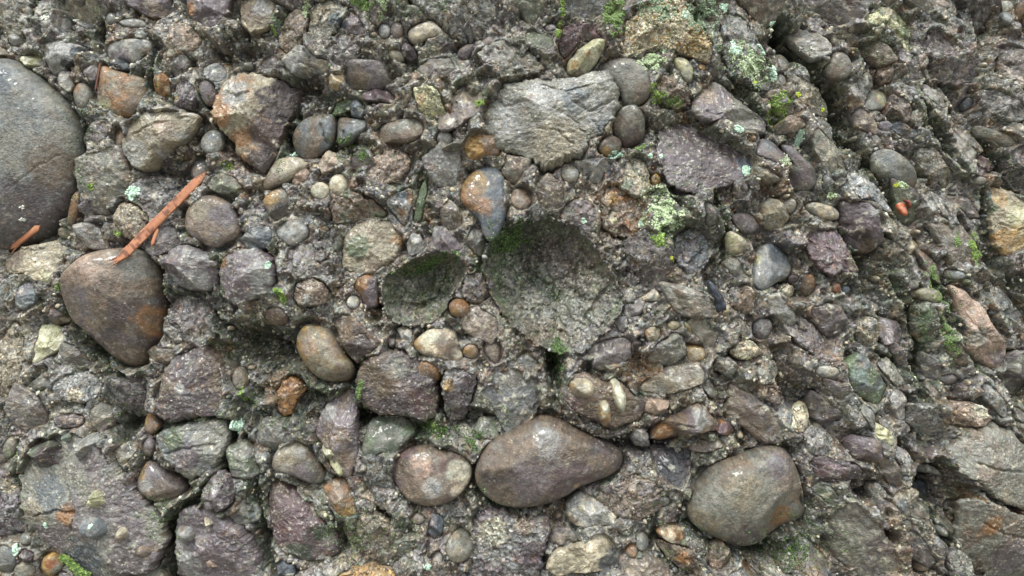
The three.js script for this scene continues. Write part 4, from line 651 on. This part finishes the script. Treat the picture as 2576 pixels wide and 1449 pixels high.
// ---------------------------------------------------------------- small pebbles and grit, too many to count
{
  const rnd = mulberry(4242), base = [];
  for (let v = 0; v < 1; v++) { const g = new THREE.IcosahedronGeometry(1, 2), p = g.attributes.position; const seen = {}; for (let i = 0; i < p.count; i++) { const x = p.getX(i), y = p.getY(i), z = p.getZ(i); const k = 1 + 0.2 * fbm(x * 1.6 + 9, y * 1.6 + z * 1.3, 900 + v, 2) - 0.1 * Math.max(0, Math.abs(x) - 0.6); p.setXYZ(i, x * k, y * k * 0.8, z * k * 0.7); }
    g.deleteAttribute('uv'); g.computeVertexNormals(); base.push(g); }
  const items = [], palette = 'gpllgtngbdgpwcgltwplgcnlwbekdlc';
  for (let i = 0; i < 64000; i++) {
    const px = rnd() * 2680 - 40, py = rnd() * 1530 - 40, [x, y] = lay(px, py), r = 1.3 + 6.4 * Math.pow(rnd(), 3.4), c = palette[rnd() * palette.length | 0], q = rnd(), k = clamp(Math.round((y - GY0) / ST), 0, NY - 1) * NX + clamp(Math.round((x - GX0) / ST), 0, NX - 1), own = OWN[k];
    const dens = 0.5 + 0.6 * fbm(px / 120, py / 120, 83, 2);
    if (own >= 0) { const s = stones[own]; if (s.type === 'f' ? r > 3 || q > 0.75 : s.type === 's' ? r > 2.6 || q > 0.4 : s.type === 'a' ? r > 2.2 || q > 0.3 : q > 0.05 || r > 2) continue; } else if (q > dens + 0.2) continue;
    let inSock = false; for (const so of SOCKETS) { const dx = x - so.o.cx, dy = y - so.o.cy; if (Math.hypot(dx, dy) < so.o.rad(Math.atan2(dy, dx))) inSock = true; } if (inSock && (q > 0.8 || r > 3)) continue;
    items.push([x, y, r, PAL[c]]);
  }
  const sand = stones.find((s) => s.label && s.label.includes('coarse ochre'));
  for (let i = 0; i < 1500; i++) { const t = rnd() * 6.28, u = Math.sqrt(rnd()) * 0.97, R = sand.rad(t); items.push([sand.cx + R * u * Math.cos(t), sand.cy + R * u * Math.sin(t), 2.4 + 3.4 * rnd() * rnd(), PAL['wytcwysoto'[rnd() * 10 | 0]]]); }
  for (let i = 0; i < 26000; i++) { const x = rnd() * 5700 - 1650, y = rnd() * 4300 - 950; if (x > -55 && x < 2700 && y > -85 && y < 1500) continue; const big = rnd() < 0.012; items.push([x, y, big ? 25 + 60 * Math.pow(rnd(), 2) : 3 + 20 * Math.pow(rnd(), 4), PAL[palette[rnd() * palette.length | 0]], true]); }
  const mat = new THREE.MeshStandardMaterial({ roughness: 0.5 }), im = new THREE.InstancedMesh(base[0], mat, items.length), o = new THREE.Object3D(), c = new THREE.Color();
  items.forEach(([x, y, r, pc, out], i) => {
    const z = out ? extZ(x, y) : topAt(x, y);
    o.position.set((x - CX) * S, (CY - y) * S, (z - r * 0.3) * S); o.rotation.set(rnd() * 6.28, rnd() * 6.28, rnd() * 6.28); o.scale.set(r * S, r * S * (0.65 + 0.35 * rnd()), r * S * (0.7 + 0.3 * rnd())); o.updateMatrix(); im.setMatrixAt(i, o.matrix); const b = r > 24 ? 0.75 : 0.65 + 0.6 * rnd(); im.setColorAt(i, c.setRGB(clamp(pc[0] * b, 0, 1), clamp(pc[1] * b, 0, 1), clamp(pc[2] * b, 0, 1)));
  });
  im.name = 'grit'; im.userData.kind = 'stuff'; face.add(im);
}
place(face, 'conglomerate_rock_face', CX, CY, 0, 'damp pebbly conglomerate rock face filling the whole view', 'rock face');
face.traverse((m) => { if (m.isMesh) { m.castShadow = m.receiveShadow = true; } });
{ // ground at the foot of the rock
  const y0 = toWorld(CX, CY + 1900, 0).y, g = new THREE.PlaneGeometry(240, 240, 1, 1); g.rotateX(-Math.PI / 2); const t = grainMap.clone(); t.repeat.set(900, 900); t.needsUpdate = true;
  const m = new THREE.Mesh(g, new THREE.MeshStandardMaterial({ color: new THREE.Color().setRGB(0.2, 0.19, 0.16), map: t, roughness: 0.9 })); m.name = 'ground'; m.userData.kind = 'structure'; m.userData.label = 'gravelly ground at the foot of the rock'; m.receiveShadow = m.castShadow = true; m.position.y = y0; scene.add(m);
}
let tris = 0; face.traverse((m) => { if (m.isMesh && !m.isInstancedMesh) tris += m.geometry.index.count / 3; }); console.log('stones', handmade, stones.length, 'triangles', tris);
// ---------------------------------------------------------------- lichen and moss growing on the face
const TRI = new THREE.OctahedronGeometry(1, 0), TP3 = TRI.attributes.position;
const matMoss = new THREE.MeshStandardMaterial({ vertexColors: true, roughness: 0.85 });
const TONES = { mint: [0xb9d6c0, 0xd2e4d4, 0x9fc2a9], pale: [0xb4c79c, 0xcdd8b6, 0x93a87c], green: [0x7f9a5a, 0x97b06d, 0x5e7a45], fresh: [0x8cab52, 0xa9c26a, 0x6b8a42], dark: [0x4c6b34, 0x83a25a, 0x37502a], yellow: [0xc3cf3a, 0xd8d94a, 0xa7ba34], sage: [0x879c80, 0xa6b89a, 0x6a8063], white: [0xd5d8cc, 0xe2e4da, 0xb9bfb0] };
for (const k in TONES) TONES[k] = TONES[k].map((c) => lin(c).map((v) => v * ({ mint: 1, white: 0.95, pale: 0.92, yellow: 0.9, sage: 0.9, fresh: 0.75 }[k] || 0.72)));
function granules(list) { // list of [x, y, lift, r, flat, colour]: little rounded lobes lying on the rock, one mesh
  const n = list.length, pos = new Float32Array(n * 72), nor = new Float32Array(n * 72), cl = new Float32Array(n * 72); const v = new THREE.Vector3(), q = new THREE.Quaternion(), q2 = new THREE.Quaternion(), Z = new THREE.Vector3(0, 0, 1), rnd = mulberry(n * 13 + Math.round(list[0][0] * 7));
  const bx = list[0][6], by = list[0][7], bz = list[0][8];
  list.forEach(([x, y, lift, r, flat, c], g) => {
    const [nx, ny, nz] = topNormal(x, y, 5); q.setFromUnitVectors(Z, new THREE.Vector3(nx, -ny, nz).add(new THREE.Vector3((rnd() - 0.5) * 0.9, (rnd() - 0.5) * 0.9, 0.2)).normalize()); q2.setFromAxisAngle(Z, rnd() * 6.28); q.multiply(q2);
    const z = topAt(x, y), el = 0.65 + 0.5 * rnd();
    for (let i = 0; i < 24; i++) { const px = TP3.getX(i), py = TP3.getY(i), pz = TP3.getZ(i); v.set(px * r, py * r * el, pz * r * flat).applyQuaternion(q); const k = (g * 24 + i) * 3; pos[k] = (x - bx + v.x) * S; pos[k + 1] = (by - y + v.y) * S; pos[k + 2] = (z - bz + v.z + lift) * S; v.set(px, py / el, pz / flat).normalize().applyQuaternion(q); nor[k] = v.x; nor[k + 1] = v.y; nor[k + 2] = v.z; cl[k] = c[0]; cl[k + 1] = c[1]; cl[k + 2] = c[2]; }
  });
  return geo(pos, null, null, cl, nor);
}
// tone, name, x, y, rx, ry, turn, count, lobe size, label
const GROWTH = [
  ['mint', 'lichen', 343, 487, 17, 22, 0, 110, 3.2, 'mint green lichen rosette just left of the long wood splinter'],
  ['mint', 'lichen', 730, 383, 10, 9, 0, 40, 3, 'small mint lichen above the tan oval cobble'],
  ['mint', 'lichen', 1550, 391, 21, 11, -15, 90, 3, 'mint lichen below the small brown cobble and big pale rock'],
  ['mint', 'lichen', 1636, 394, 9, 8, 0, 36, 2.6, 'tiny mint lichen, left one of a close pair'],
  ['mint', 'lichen', 1662, 394, 7, 6, 0, 26, 2.5, 'tiny mint lichen, right one of a close pair'],
  ['mint', 'lichen', 1853, 330, 14, 12, 0, 80, 3, 'round mint lichen on the purple rock, upper of two'],
  ['mint', 'lichen', 1879, 430, 13, 15, 0, 90, 3, 'round mint lichen on the purple rock, lower of two'],
  ['mint', 'lichen', 2015, 348, 12, 22, 0, 100, 3.2, 'tall mint lichen patch above the smooth purple stone'],
  ['pale', 'lichen', 2268, 466, 19, 11, 15, 80, 3.2, 'cream lichen on the grey oval cobble of the slope'],
  ['mint', 'lichen', 597, 1072, 13, 20, 0, 110, 3.2, 'mint lichen at the top of the crevice beside the large grey face'],
  ['mint', 'lichen', 52, 1375, 11, 16, 0, 80, 3, 'mint lichen near the bottom left corner pebbles'],
  ['mint', 'lichen', 140, 1308, 7, 9, 0, 30, 2.6, 'tiny pale lichen on the pebbly purple mass'],
  ['mint', 'lichen', 273, 1297, 6, 6, 0, 22, 2.4, 'tiny mint lichen on the grey pebble of the purple mass'],
  ['mint', 'lichen', 1468, 558, 8, 8, 0, 36, 2.6, 'small mint lichen above the rim of the larger socket'],
  ['mint', 'lichen', 686, 666, 8, 12, 20, 44, 2.6, 'small mint lichen right of the two purple chunks'],
  ['mint', 'lichen', 1078, 1420, 8, 8, 0, 36, 2.8, 'mint lichen by the bottom edge beside a pale pebble'],
  ['mint', 'lichen', 1612, 562, 8, 12, 0, 44, 2.6, 'small mint lichen at the left of the big green patch'],
  ['white', 'lichen', 118, 48, 16, 12, 0, 40, 2.4, 'crusty white lichen flecks near the upper left corner'],
  ['white', 'lichen', 176, 43, 6, 8, 0, 20, 2.2, 'small white lichen ring right of the white flecks'],
  ['white', 'lichen', 570, 75, 9, 8, 0, 26, 2.2, 'white lichen tuft below the purple stone at the top'],
  ['white', 'lichen', 78, 524, 6, 6, 0, 12, 2, 'tiny white lichen ring on the large boulder'],
  ['white', 'lichen', 75, 555, 10, 4, 0, 14, 2, 'row of tiny white lichen spots low on the boulder'],
  ['pale', 'lichen', 2092, 492, 14, 9, 0, 50, 2.8, 'pale lichen above the pale oval pebble'],
  ['mint', 'lichen', 1722, 46, 14, 12, 20, 50, 2.8, 'mint lichen on the ochre sandstone lump'],
  ['mint', 'lichen', 1818, 26, 13, 13, 0, 60, 3, 'mint lichen right of the sandstone at the top'],
  ['mint', 'lichen', 1845, 128, 24, 16, 35, 110, 3, 'mint lichen patch on the sandstone edge'],
  ['mint', 'lichen', 1915, 125, 9, 16, -30, 50, 2.8, 'small mint lichen right of the sandstone edge patch'],
  ['mint', 'lichen', 1948, 58, 10, 8, 0, 40, 2.8, 'whitish lichen cap left of the dark upper crevice'],
  ['mint', 'lichen', 1945, 185, 8, 22, 0, 70, 2.8, 'upright mint lichen left of the dark diagonal crevice'],
  ['green', 'moss', 920, 10, 24, 17, 0, 200, 3.2, 'bright green moss tuft at the top edge'],
  ['pale', 'moss', 968, 28, 15, 24, 0, 130, 2.6, 'pale green lichen moss right of the top tuft'],
  ['pale', 'moss', 765, 22, 8, 26, 0, 70, 2.5, 'narrow pale moss streak in a joint near the top'],
  ['fresh', 'moss', 688, 76, 6, 8, 0, 30, 2.6, 'tiny yellow green moss spot near the top'],
  ['sage', 'moss', 695, 50, 8, 16, 0, 50, 2.4, 'small sage moss streak above the yellow green spot'],
  ['fresh', 'moss', 1413, 35, 9, 32, 8, 90, 2.6, 'yellow green moss streak above the dark red face'],
  ['fresh', 'moss', 1403, 85, 9, 14, 30, 44, 2.5, 'small moss tuft on the dark red face'],
  ['green', 'moss', 1542, 48, 26, 52, 0, 420, 2.7, 'green moss mat along the left of the sandstone'],
  ['sage', 'moss', 1655, 30, 46, 26, 30, 300, 2.8, 'sage green lichen sheet across the sandstone top'],
  ['sage', 'moss', 1760, 40, 36, 40, 40, 420, 3, 'sage green lichen sheet right of the sandstone top'],
  ['pale', 'moss', 1640, 150, 30, 30, 20, 260, 2.8, 'pale green lichen above the round grey cobble'],
  ['pale', 'moss', 1880, 165, 52, 40, 45, 420, 2.8, 'speckled pale green lichen field below the sandstone'],
  ['fresh', 'moss', 1655, 245, 14, 26, -25, 110, 2.6, 'yellow green moss right of the round grey cobble'],
  ['green', 'moss', 1690, 262, 24, 16, 0, 90, 2.5, 'green moss under the pebbly block right of the grey cobble'],
  ['green', 'moss', 1615, 368, 26, 8, -10, 70, 2.4, 'thin moss line under the egg-shaped cobble'],
  ['fresh', 'moss', 1210, 264, 11, 12, 0, 50, 2.6, 'small moss tuft left of the big pale rock'],
  ['fresh', 'moss', 713, 740, 10, 22, -30, 130, 3, 'fresh green moss tuft above the brown pebble'],
  ['pale', 'moss', 1665, 530, 42, 58, 0, 330, 3.8, 'large light green moss patch near the middle'],
  ['fresh', 'moss', 1655, 600, 20, 22, 0, 80, 3.4, 'lower tail of the large green moss patch'],
  ['fresh', 'moss', 1955, 275, 22, 42, 30, 220, 2.7, 'yellow green moss on the diagonal slope'],
  ['pale', 'moss', 1975, 405, 18, 14, 30, 50, 2.3, 'thin moss right of the two purple stones'],
  ['green', 'moss', 2345, 720, 22, 50, -20, 260, 2.7, 'moss strip left of the salmon pink rock, upper part'],
  ['green', 'moss', 2372, 830, 14, 58, -12, 200, 2.7, 'moss strip left of the salmon pink rock, lower part'],
  ['fresh', 'moss', 2450, 620, 17, 36, -10, 170, 2.7, 'moss patch left of the ochre boulder'],
  ['green', 'moss', 2397, 602, 12, 16, 0, 50, 2.5, 'small moss patch left of the ochre boulder moss'],
  ['dark', 'moss', 1070, 664, 70, 16, -16, 220, 3.2, 'dark moss under the upper rim of the smaller socket'],
  ['dark', 'moss', 1285, 598, 52, 26, -30, 300, 3.2, 'dark moss inside the upper left of the larger socket'],
  ['dark', 'moss', 1405, 905, 18, 40, 5, 260, 2.6, 'dark moss in the crevice below the larger socket'],
  ['dark', 'moss', 1095, 1085, 46, 16, 0, 220, 2.5, 'dark moss in the gap above the white crusted cobble'],
  ['green', 'moss', 906, 985, 8, 54, 0, 120, 2.3, 'thin moss line left of the dark brown face'],
  ['fresh', 'moss', 610, 988, 6, 20, -10, 60, 2.6, 'yellow green moss streak in the dark gap'],
  ['fresh', 'moss', 240, 471, 8, 8, 0, 30, 2.4, 'tiny moss spot right of the large boulder'],
  ['fresh', 'moss', 570, 417, 12, 9, 0, 34, 2.3, 'tiny pale moss below the two-toned block'],
  ['fresh', 'moss', 313, 590, 11, 6, 20, 30, 2.3, 'tiny moss under the lower end of the long splinter'],
  ['green', 'moss', 157, 715, 6, 12, 0, 36, 2.4, 'tiny moss at the left of the large brown cobble'],
  ['dark', 'moss', 1195, 1110, 30, 30, 0, 90, 2.3, 'sparse moss left of the large oval cobble'],
  ['green', 'moss', 870, 1355, 40, 60, -35, 120, 2.1, 'sparse moss along the dark wine red slab'],
  ['fresh', 'moss', 1085, 1075, 12, 8, 0, 50, 2.4, 'bright moss spot above the white crusted cobble'],
  ['dark', 'moss', 1990, 1390, 60, 34, 0, 260, 2.3, 'green film of moss below the large rounded cobble'],
  ['dark', 'moss', 865, 355, 30, 14, 0, 90, 2.2, 'moss below the grey tip of the split cobble'],
  ['dark', 'moss', 915, 390, 26, 30, 0, 110, 2.2, 'sparse moss below the smooth grey oval cobble'],
  ['yellow', 'moss', 1882, 152, 5, 8, -20, 24, 2.4, 'bright yellow lichen dot by the mint patch'],
  ['yellow', 'moss', 1895, 206, 7, 5, 0, 20, 2.3, 'bright yellow lichen dot below the green field'],
  ['yellow', 'moss', 2004, 244, 7, 8, 0, 26, 2.4, 'bright yellow lichen dot left of the dark crevice'],
  ['yellow', 'moss', 2078, 268, 4, 6, 0, 14, 2.2, 'tiny yellow lichen dot inside the dark crevice'],
  ['yellow', 'moss', 1690, 652, 5, 6, -30, 16, 2.4, 'tiny yellow lichen dot above the tan pebbles'],
  ['yellow', 'moss', 2250, 468, 6, 5, 0, 16, 2.2, 'yellow lichen dot on the grey oval cobble of the slope'],
];
for (const [tone, name, px, py, rx, ry, turn, n, r, label] of GROWTH) {
  const rnd = mulberry(px * 31 + py), a = turn * Math.PI / 180, [cx, cy] = lay(px, py), bz = topAt(cx, cy), list = [], dense = name === 'lichen';
  for (let i = 0, tries = 0; i < n * (dense ? 2.2 : 3.4) && tries < n * 40; tries++) {
    const t = rnd() * 6.283, q = Math.pow(rnd(), dense ? 0.6 : 0.75) * (dense ? 1 : 1.45), u = q * rx * Math.cos(t), v = q * ry * Math.sin(t), x = cx + u * Math.cos(a) - v * Math.sin(a), y = cy + u * Math.sin(a) + v * Math.cos(a);
    if (dense ? vn(t * rx / 9, 3, px) * 0.35 + 0.75 < q : fbm(x / 12, y / 12, px + 5, 2) + 0.4 - 0.42 * q * q < -0.02) continue;
    const c = TONES[tone][rnd() * 3 | 0], b = 0.8 + 0.4 * rnd();
    list.push([x, y, 0.4 + rnd() * r * 0.4, r * (dense ? 0.6 + 0.8 * rnd() : 0.4 + 0.7 * rnd()), dense ? 0.35 : 0.55, [c[0] * b, c[1] * b, c[2] * b], cx, cy, bz]); i++;
  }
  if (list.length) place(new THREE.Mesh(granules(list), matMoss), name, cx, cy, bz, label, name, name === 'lichen' ? 'lichen spots on the rock' : 'moss patches on the rock');
}
{ // thin film of moss in the cracks and damp hollows, beyond counting
  const rnd = mulberry(3131), list = [], put = (x, y, s) => { if (fbm(x / 16, y / 16, 941, 2) < 0.02) return; const c = TONES[['dark', 'dark', 'green', 'green', 'sage'][rnd() * 5 | 0]][rnd() * 3 | 0], q = 0.7 + 0.5 * rnd(); list.push([x, y, 0.3, s * (0.9 + 1.3 * rnd()), 0.5, [c[0] * q, c[1] * q, c[2] * q], CX, CY, 0]); };
  for (const [w, , ...a] of CREVICES) { const pts = line(a); for (let i = 0; i < pts.length - 1; i++) { const [ax, ay] = pts[i], [bx, by] = pts[i + 1], n = Math.hypot(bx - ax, by - ay) * 1.1; for (let k = 0; k < n; k++) { const t = rnd(); put(ax + (bx - ax) * t + (rnd() + rnd() - 1) * w * 3.2, ay + (by - ay) * t + (rnd() + rnd() - 1) * w * 3.2, 1.25); } } }
  for (const [x, y, rx, ry, c] of ZONES.slice(0, 52)) if ('ve'.includes(c)) { const [cx, cy] = lay(x, y), n = rx * ry * 0.1; for (let k = 0; k < n; k++) { const t = rnd() * 6.283, q = Math.sqrt(rnd()) * 1.15; put(cx + rx * q * Math.cos(t), cy + ry * q * Math.sin(t), 1.2); } }
  const m = new THREE.Mesh(granules(list), matMoss); place(m, 'moss_film', CX, CY, 0, 'thin dull green moss film in the cracks and damp hollows', 'moss'); delete m.userData.category; m.userData.kind = 'stuff'; console.log('film', list.length);
}
{ // leafy yellow-green lichen mat at the bottom edge: overlapping curled lobes
  const [ax, ay] = lay(176, 1386), [bx, by] = lay(236, 1447), rnd = mulberry(991), pos = [], cl = [], bz = topAt((ax + bx) / 2, (ay + by) / 2);
  for (let i = 0; i < 230; i++) {
    const t = i / 230, w = (rnd() - 0.5) * 34 * (0.55 + 0.6 * t), x = ax + (bx - ax) * t + w * 0.7, y = ay + (by - ay) * t - w * 0.7, z = topAt(x, y) + 5 + 5 * (1 - Math.abs(w) / 22) + rnd() * 3, r = 3.2 + 2.4 * rnd(), th = rnd() * 6.28, c = TONES[rnd() < 0.6 ? 'fresh' : 'green'][rnd() * 3 | 0], tx = (rnd() - 0.5) * 1.2, ty = (rnd() - 0.5) * 1.2, m = 7;
    const P = (k, rr, lift) => { const q = th + k / m * 6.28, e = 1 + 0.25 * Math.sin(q * 3 + i), X = Math.cos(q) * rr * e, Y = Math.sin(q) * rr * e * 0.75; return [(x - ax + X) * S, (ay - y + Y) * S, (z - bz + lift + X * tx * 0.5 + Y * ty * 0.5) * S]; };
    for (let k = 0; k < m; k++) { const A = P(k, r, 1.6), B = P(k + 1, r, 1.6), C = P(0, 0, 0), D = P(0, 0, -2.5), b = 0.85 + 0.3 * rnd(); pos.push(...C, ...A, ...B, ...D, ...B, ...A); for (let q = 0; q < 6; q++) cl.push(c[0] * b, c[1] * b, c[2] * b); }
  }
  place(new THREE.Mesh(geo(new Float32Array(pos), null, null, new Float32Array(cl)), matMoss), 'leafy_lichen', ax, ay, bz, 'leafy yellow green lichen mat beside the orange brown cobble at the bottom edge', 'lichen');
}
// ---------------------------------------------------------------- splinters of red wood lying on the rock
const woodC = lin(0xa26b4c), woodD = lin(0x4e2d1f), woodP = lin(0xc99a76);
function woodGrain(out, s, t, spot) { // s along, t round
  const g = fbm(s * 0.02, t * 7, 601, 3), st = vn(s * 0.04, t * 16, 603) + 0.6 * vn(s * 0.5, t * 16, 604); col[0] = woodC[0]; col[1] = woodC[1]; col[2] = woodC[2]; mixc(woodP, sst(0.1, 0.6, g) * 0.6); mixc(woodD, sst(0.3, 0.8, -g) * 0.35); if (spot && fbm(s * 0.09, t * 6, 607, 2) > 0.3) mixc(woodD, 0.7); const b = 1 + 0.22 * st; out.push(col[0] * b, col[1] * b, col[2] * b);
}
function sliver(len, w0, w1, th, seed, spot) { // a tapered split strip along +x, jagged ends
  const n = Math.max(20, Math.round(len / 1.8)), m = 16, pos = [], cl = [], idx = [];
  for (let i = 0; i <= n; i++) { const t = i / n, w = (w0 + (w1 - w0) * t) * (1 + 0.07 * vn(i * 0.05, 1, seed)) * Math.min(1, 0.25 + 9 * t, 0.12 + 7 * (1 - t)), bend = 0.8 * vn(i * 0.04, 3, seed);
    for (let k = 0; k < m; k++) { const a = k / m * 6.283, c = Math.cos(a), s = Math.sin(a), sq = Math.pow(Math.abs(c), 0.5) * Math.sign(c), sz = Math.pow(Math.abs(s), 0.55) * Math.sign(s); const fr = (i === 0 || i === n) ? 9 * (hash(k, i, seed) - 0.5) : 0; pos.push((t * len + fr) * S, (sq * w * 0.5 + bend + 0.6 * vn(i * 0.1, k * 3.1, seed)) * S, (sz * th * 0.5 * Math.min(1, w / w0 + 0.2) + 0.9 * vn(i * 0.06, k * 2.3, seed + 4)) * S); woodGrain(cl, t * len, k / m, spot); } }
  for (let i = 0; i < n; i++) for (let k = 0; k < m; k++) { const a = i * m + k, b = i * m + (k + 1) % m; idx.push(a, a + m, b, b, a + m, b + m); }
  for (const e of [0, n]) { const c = pos.length / 3; pos.push((e / n * len) * S, 0, 0); woodGrain(cl, e * 9, 0, false); for (let k = 0; k < m; k++) { const a = e * m + k, b = e * m + (k + 1) % m; e ? idx.push(c, a, b) : idx.push(c, b, a); } }
  return geo(new Float32Array(pos), new Uint32Array(idx), null, new Float32Array(cl));
}
const matWood = new THREE.MeshStandardMaterial({ vertexColors: true, roughness: 0.7 });
const matTwig = new THREE.MeshStandardMaterial({ vertexColors: true, color: 0x8a8078, roughness: 0.8 });
function splinter(x0, y0, x1, y1, w0, w1, th, label, spot, extra) {
  const A = lay(x0, y0), B = lay(x1, y1), len = Math.hypot(B[0] - A[0], B[1] - A[1]); let za = topAt(...A) + th * 0.3, zb = topAt(...B) + th * 0.3, up = 0;
  for (let i = 0; i <= 30; i++) { const t = i / 30, x = A[0] + (B[0] - A[0]) * t, y = A[1] + (B[1] - A[1]) * t; up = Math.max(up, topAt(x, y) + th * 0.5 - (za + (zb - za) * t)); }
  za += up; zb += up; const g = new THREE.Group(), L3 = Math.hypot(len, zb - za);
  const inner = new THREE.Mesh(sliver(L3, w0, w1, th, x0 | 0, spot), label.includes('twig') ? matTwig : matWood); inner.name = 'shaft';
  const dir = new THREE.Vector3(B[0] - A[0], A[1] - B[1], zb - za).normalize(), side = new THREE.Vector3(0, 0, 1).cross(dir).normalize(), nrm = dir.clone().cross(side); inner.quaternion.setFromRotationMatrix(new THREE.Matrix4().makeBasis(dir, side, nrm)); g.add(inner);
  for (const [at, l, w, ang, off] of extra || []) { const f = new THREE.Mesh(sliver(l, w, w * 0.4, w * 0.7, (at * 100 | 0) + 5, false), matWood); f.name = 'loose_fibre'; f.position.set((dir.x * at * L3 + side.x * off) * S, (dir.y * at * L3 + side.y * off) * S, (dir.z * at * L3) * S); f.quaternion.copy(inner.quaternion).multiply(new THREE.Quaternion().setFromAxisAngle(new THREE.Vector3(0, 0, 1), ang)); g.add(f); }
  place(g, 'wood_splinter', A[0], A[1], za, label, 'wood splinter', 'reddish wood splinters');
}
splinter(512, 433, 322, 667, 21, 24, 10, 'long reddish wood splinter lying aslant above the large brown cobble', true, [[0.86, 50, 5, -0.4, 4], [0.9, 30, 4, -0.08, -5]]);
splinter(410, 578, 399, 620, 9, 8, 5, 'short stub of wood beside the long splinter', false);
splinter(108, 571, 20, 625, 17, 12, 7, 'reddish wood splinter at the foot of the large boulder', false, [[0.7, 42, 4, 0.12, 5], [0.72, 46, 4, -0.12, -4], [0.05, 14, 4, 0.2, 4]]);
splinter(254, 158, 257, 238, 5, 4, 4, 'thin brown twig standing along the left of the rust cobble', false);
// ---------------------------------------------------------------- black chip and orange flake
function chip(pts, h, c1, c2, name, label, category, rough, seed) {
  const o = polar(outline(pts), 1, seed, 0.03), s = Object.assign(o, { type: 'c', seed, cols: 'kk', patches: [], h, gx: 0, gy: 0, sink: 0, zc: topAt(o.cx, o.cy) });
  const a = lin(c1), b = lin(c2); let lo = 1e9; for (let i = 0; i < 12; i++) { const t = i / 12 * 6.28, r = o.rad(t) * 0.8; lo = Math.min(lo, topAt(o.cx + r * Math.cos(t), o.cy + r * Math.sin(t))); } let hi = 0; for (let i = 0; i < 24; i++) { const t = i / 24 * 6.283, r = o.rad(t) * (i % 2 ? 0.95 : 0.5); hi += topAt(o.cx + r * Math.cos(t), o.cy + r * Math.sin(t)) / 24; } s.zc = Math.max((lo + topAt(o.cx, o.cy)) / 2, hi + 2);
  s.z = (x, y) => { const dx = x - s.cx, dy = y - s.cy, u = Math.min(1, Math.hypot(dx, dy) / s.rad(Math.atan2(dy, dx))); return s.zc + h * Math.sqrt(Math.max(0, 1 - u * u * u)) + 1.8 * cells(x, y, 16, seed).h * sst(1, 0.8, u); };
  const g = stoneGeometry(s, 1.8), p = g.attributes.position, cl = g.attributes.color; for (let i = 0; i < p.count; i++) { const x = p.getX(i) / S, y = p.getY(i) / S, w = sst(-0.1, 0.4, fbm(x / 9, y / 9, seed + 3, 3)), k = 0.85 + 0.3 * hash(i, 3, seed); cl.setXYZ(i, (a[0] + (b[0] - a[0]) * w) * k, (a[1] + (b[1] - a[1]) * w) * k, (a[2] + (b[2] - a[2]) * w) * k); }
  const m = new THREE.Mesh(g, new THREE.MeshStandardMaterial({ vertexColors: true, roughness: rough })); if (name) place(m, name, s.cx, s.cy, s.zc, label, category); else m.userData.at = [s.cx, s.cy, s.zc]; return m;
}
chip('1773,705 1785,708 1800,730 1816,752 1822,785 1812,790 1799,787 1793,765 1780,735', 18, 0x23252c, 0x38414c, 'bark_chip', 'glossy black elongated chip of bark lodged in the matrix', 'bark chip', 0.3, 811);
{
  const petal = chip('2257,517 2262,508 2272,509 2279,522 2284,540 2276,541 2264,530', 9, 0xb85a35, 0xc98c70, 'orange_flake', 'small bright orange flake caught above the grey matrix on the slope', 'flake', 0.45, 823);
  const husk = chip('2268,505 2282,503 2288,513 2287,524 2281,520 2275,510', 10, 0x5a2a20, 0x6d3c2e, null, null, null, 0.5, 829), [x, y, z] = husk.userData.at; delete husk.userData.at; husk.name = 'husk'; husk.castShadow = husk.receiveShadow = true;
  const pc = new THREE.Vector3().copy(petal.position).applyQuaternion(leanQ.clone().invert()); husk.position.set((x - CX) * S - pc.x, (CY - y) * S - pc.y, z * S - pc.z); petal.add(husk);
}
console.log('top-level', top, 'children of the face', face.children.length);
renderer.render(scene, camera);
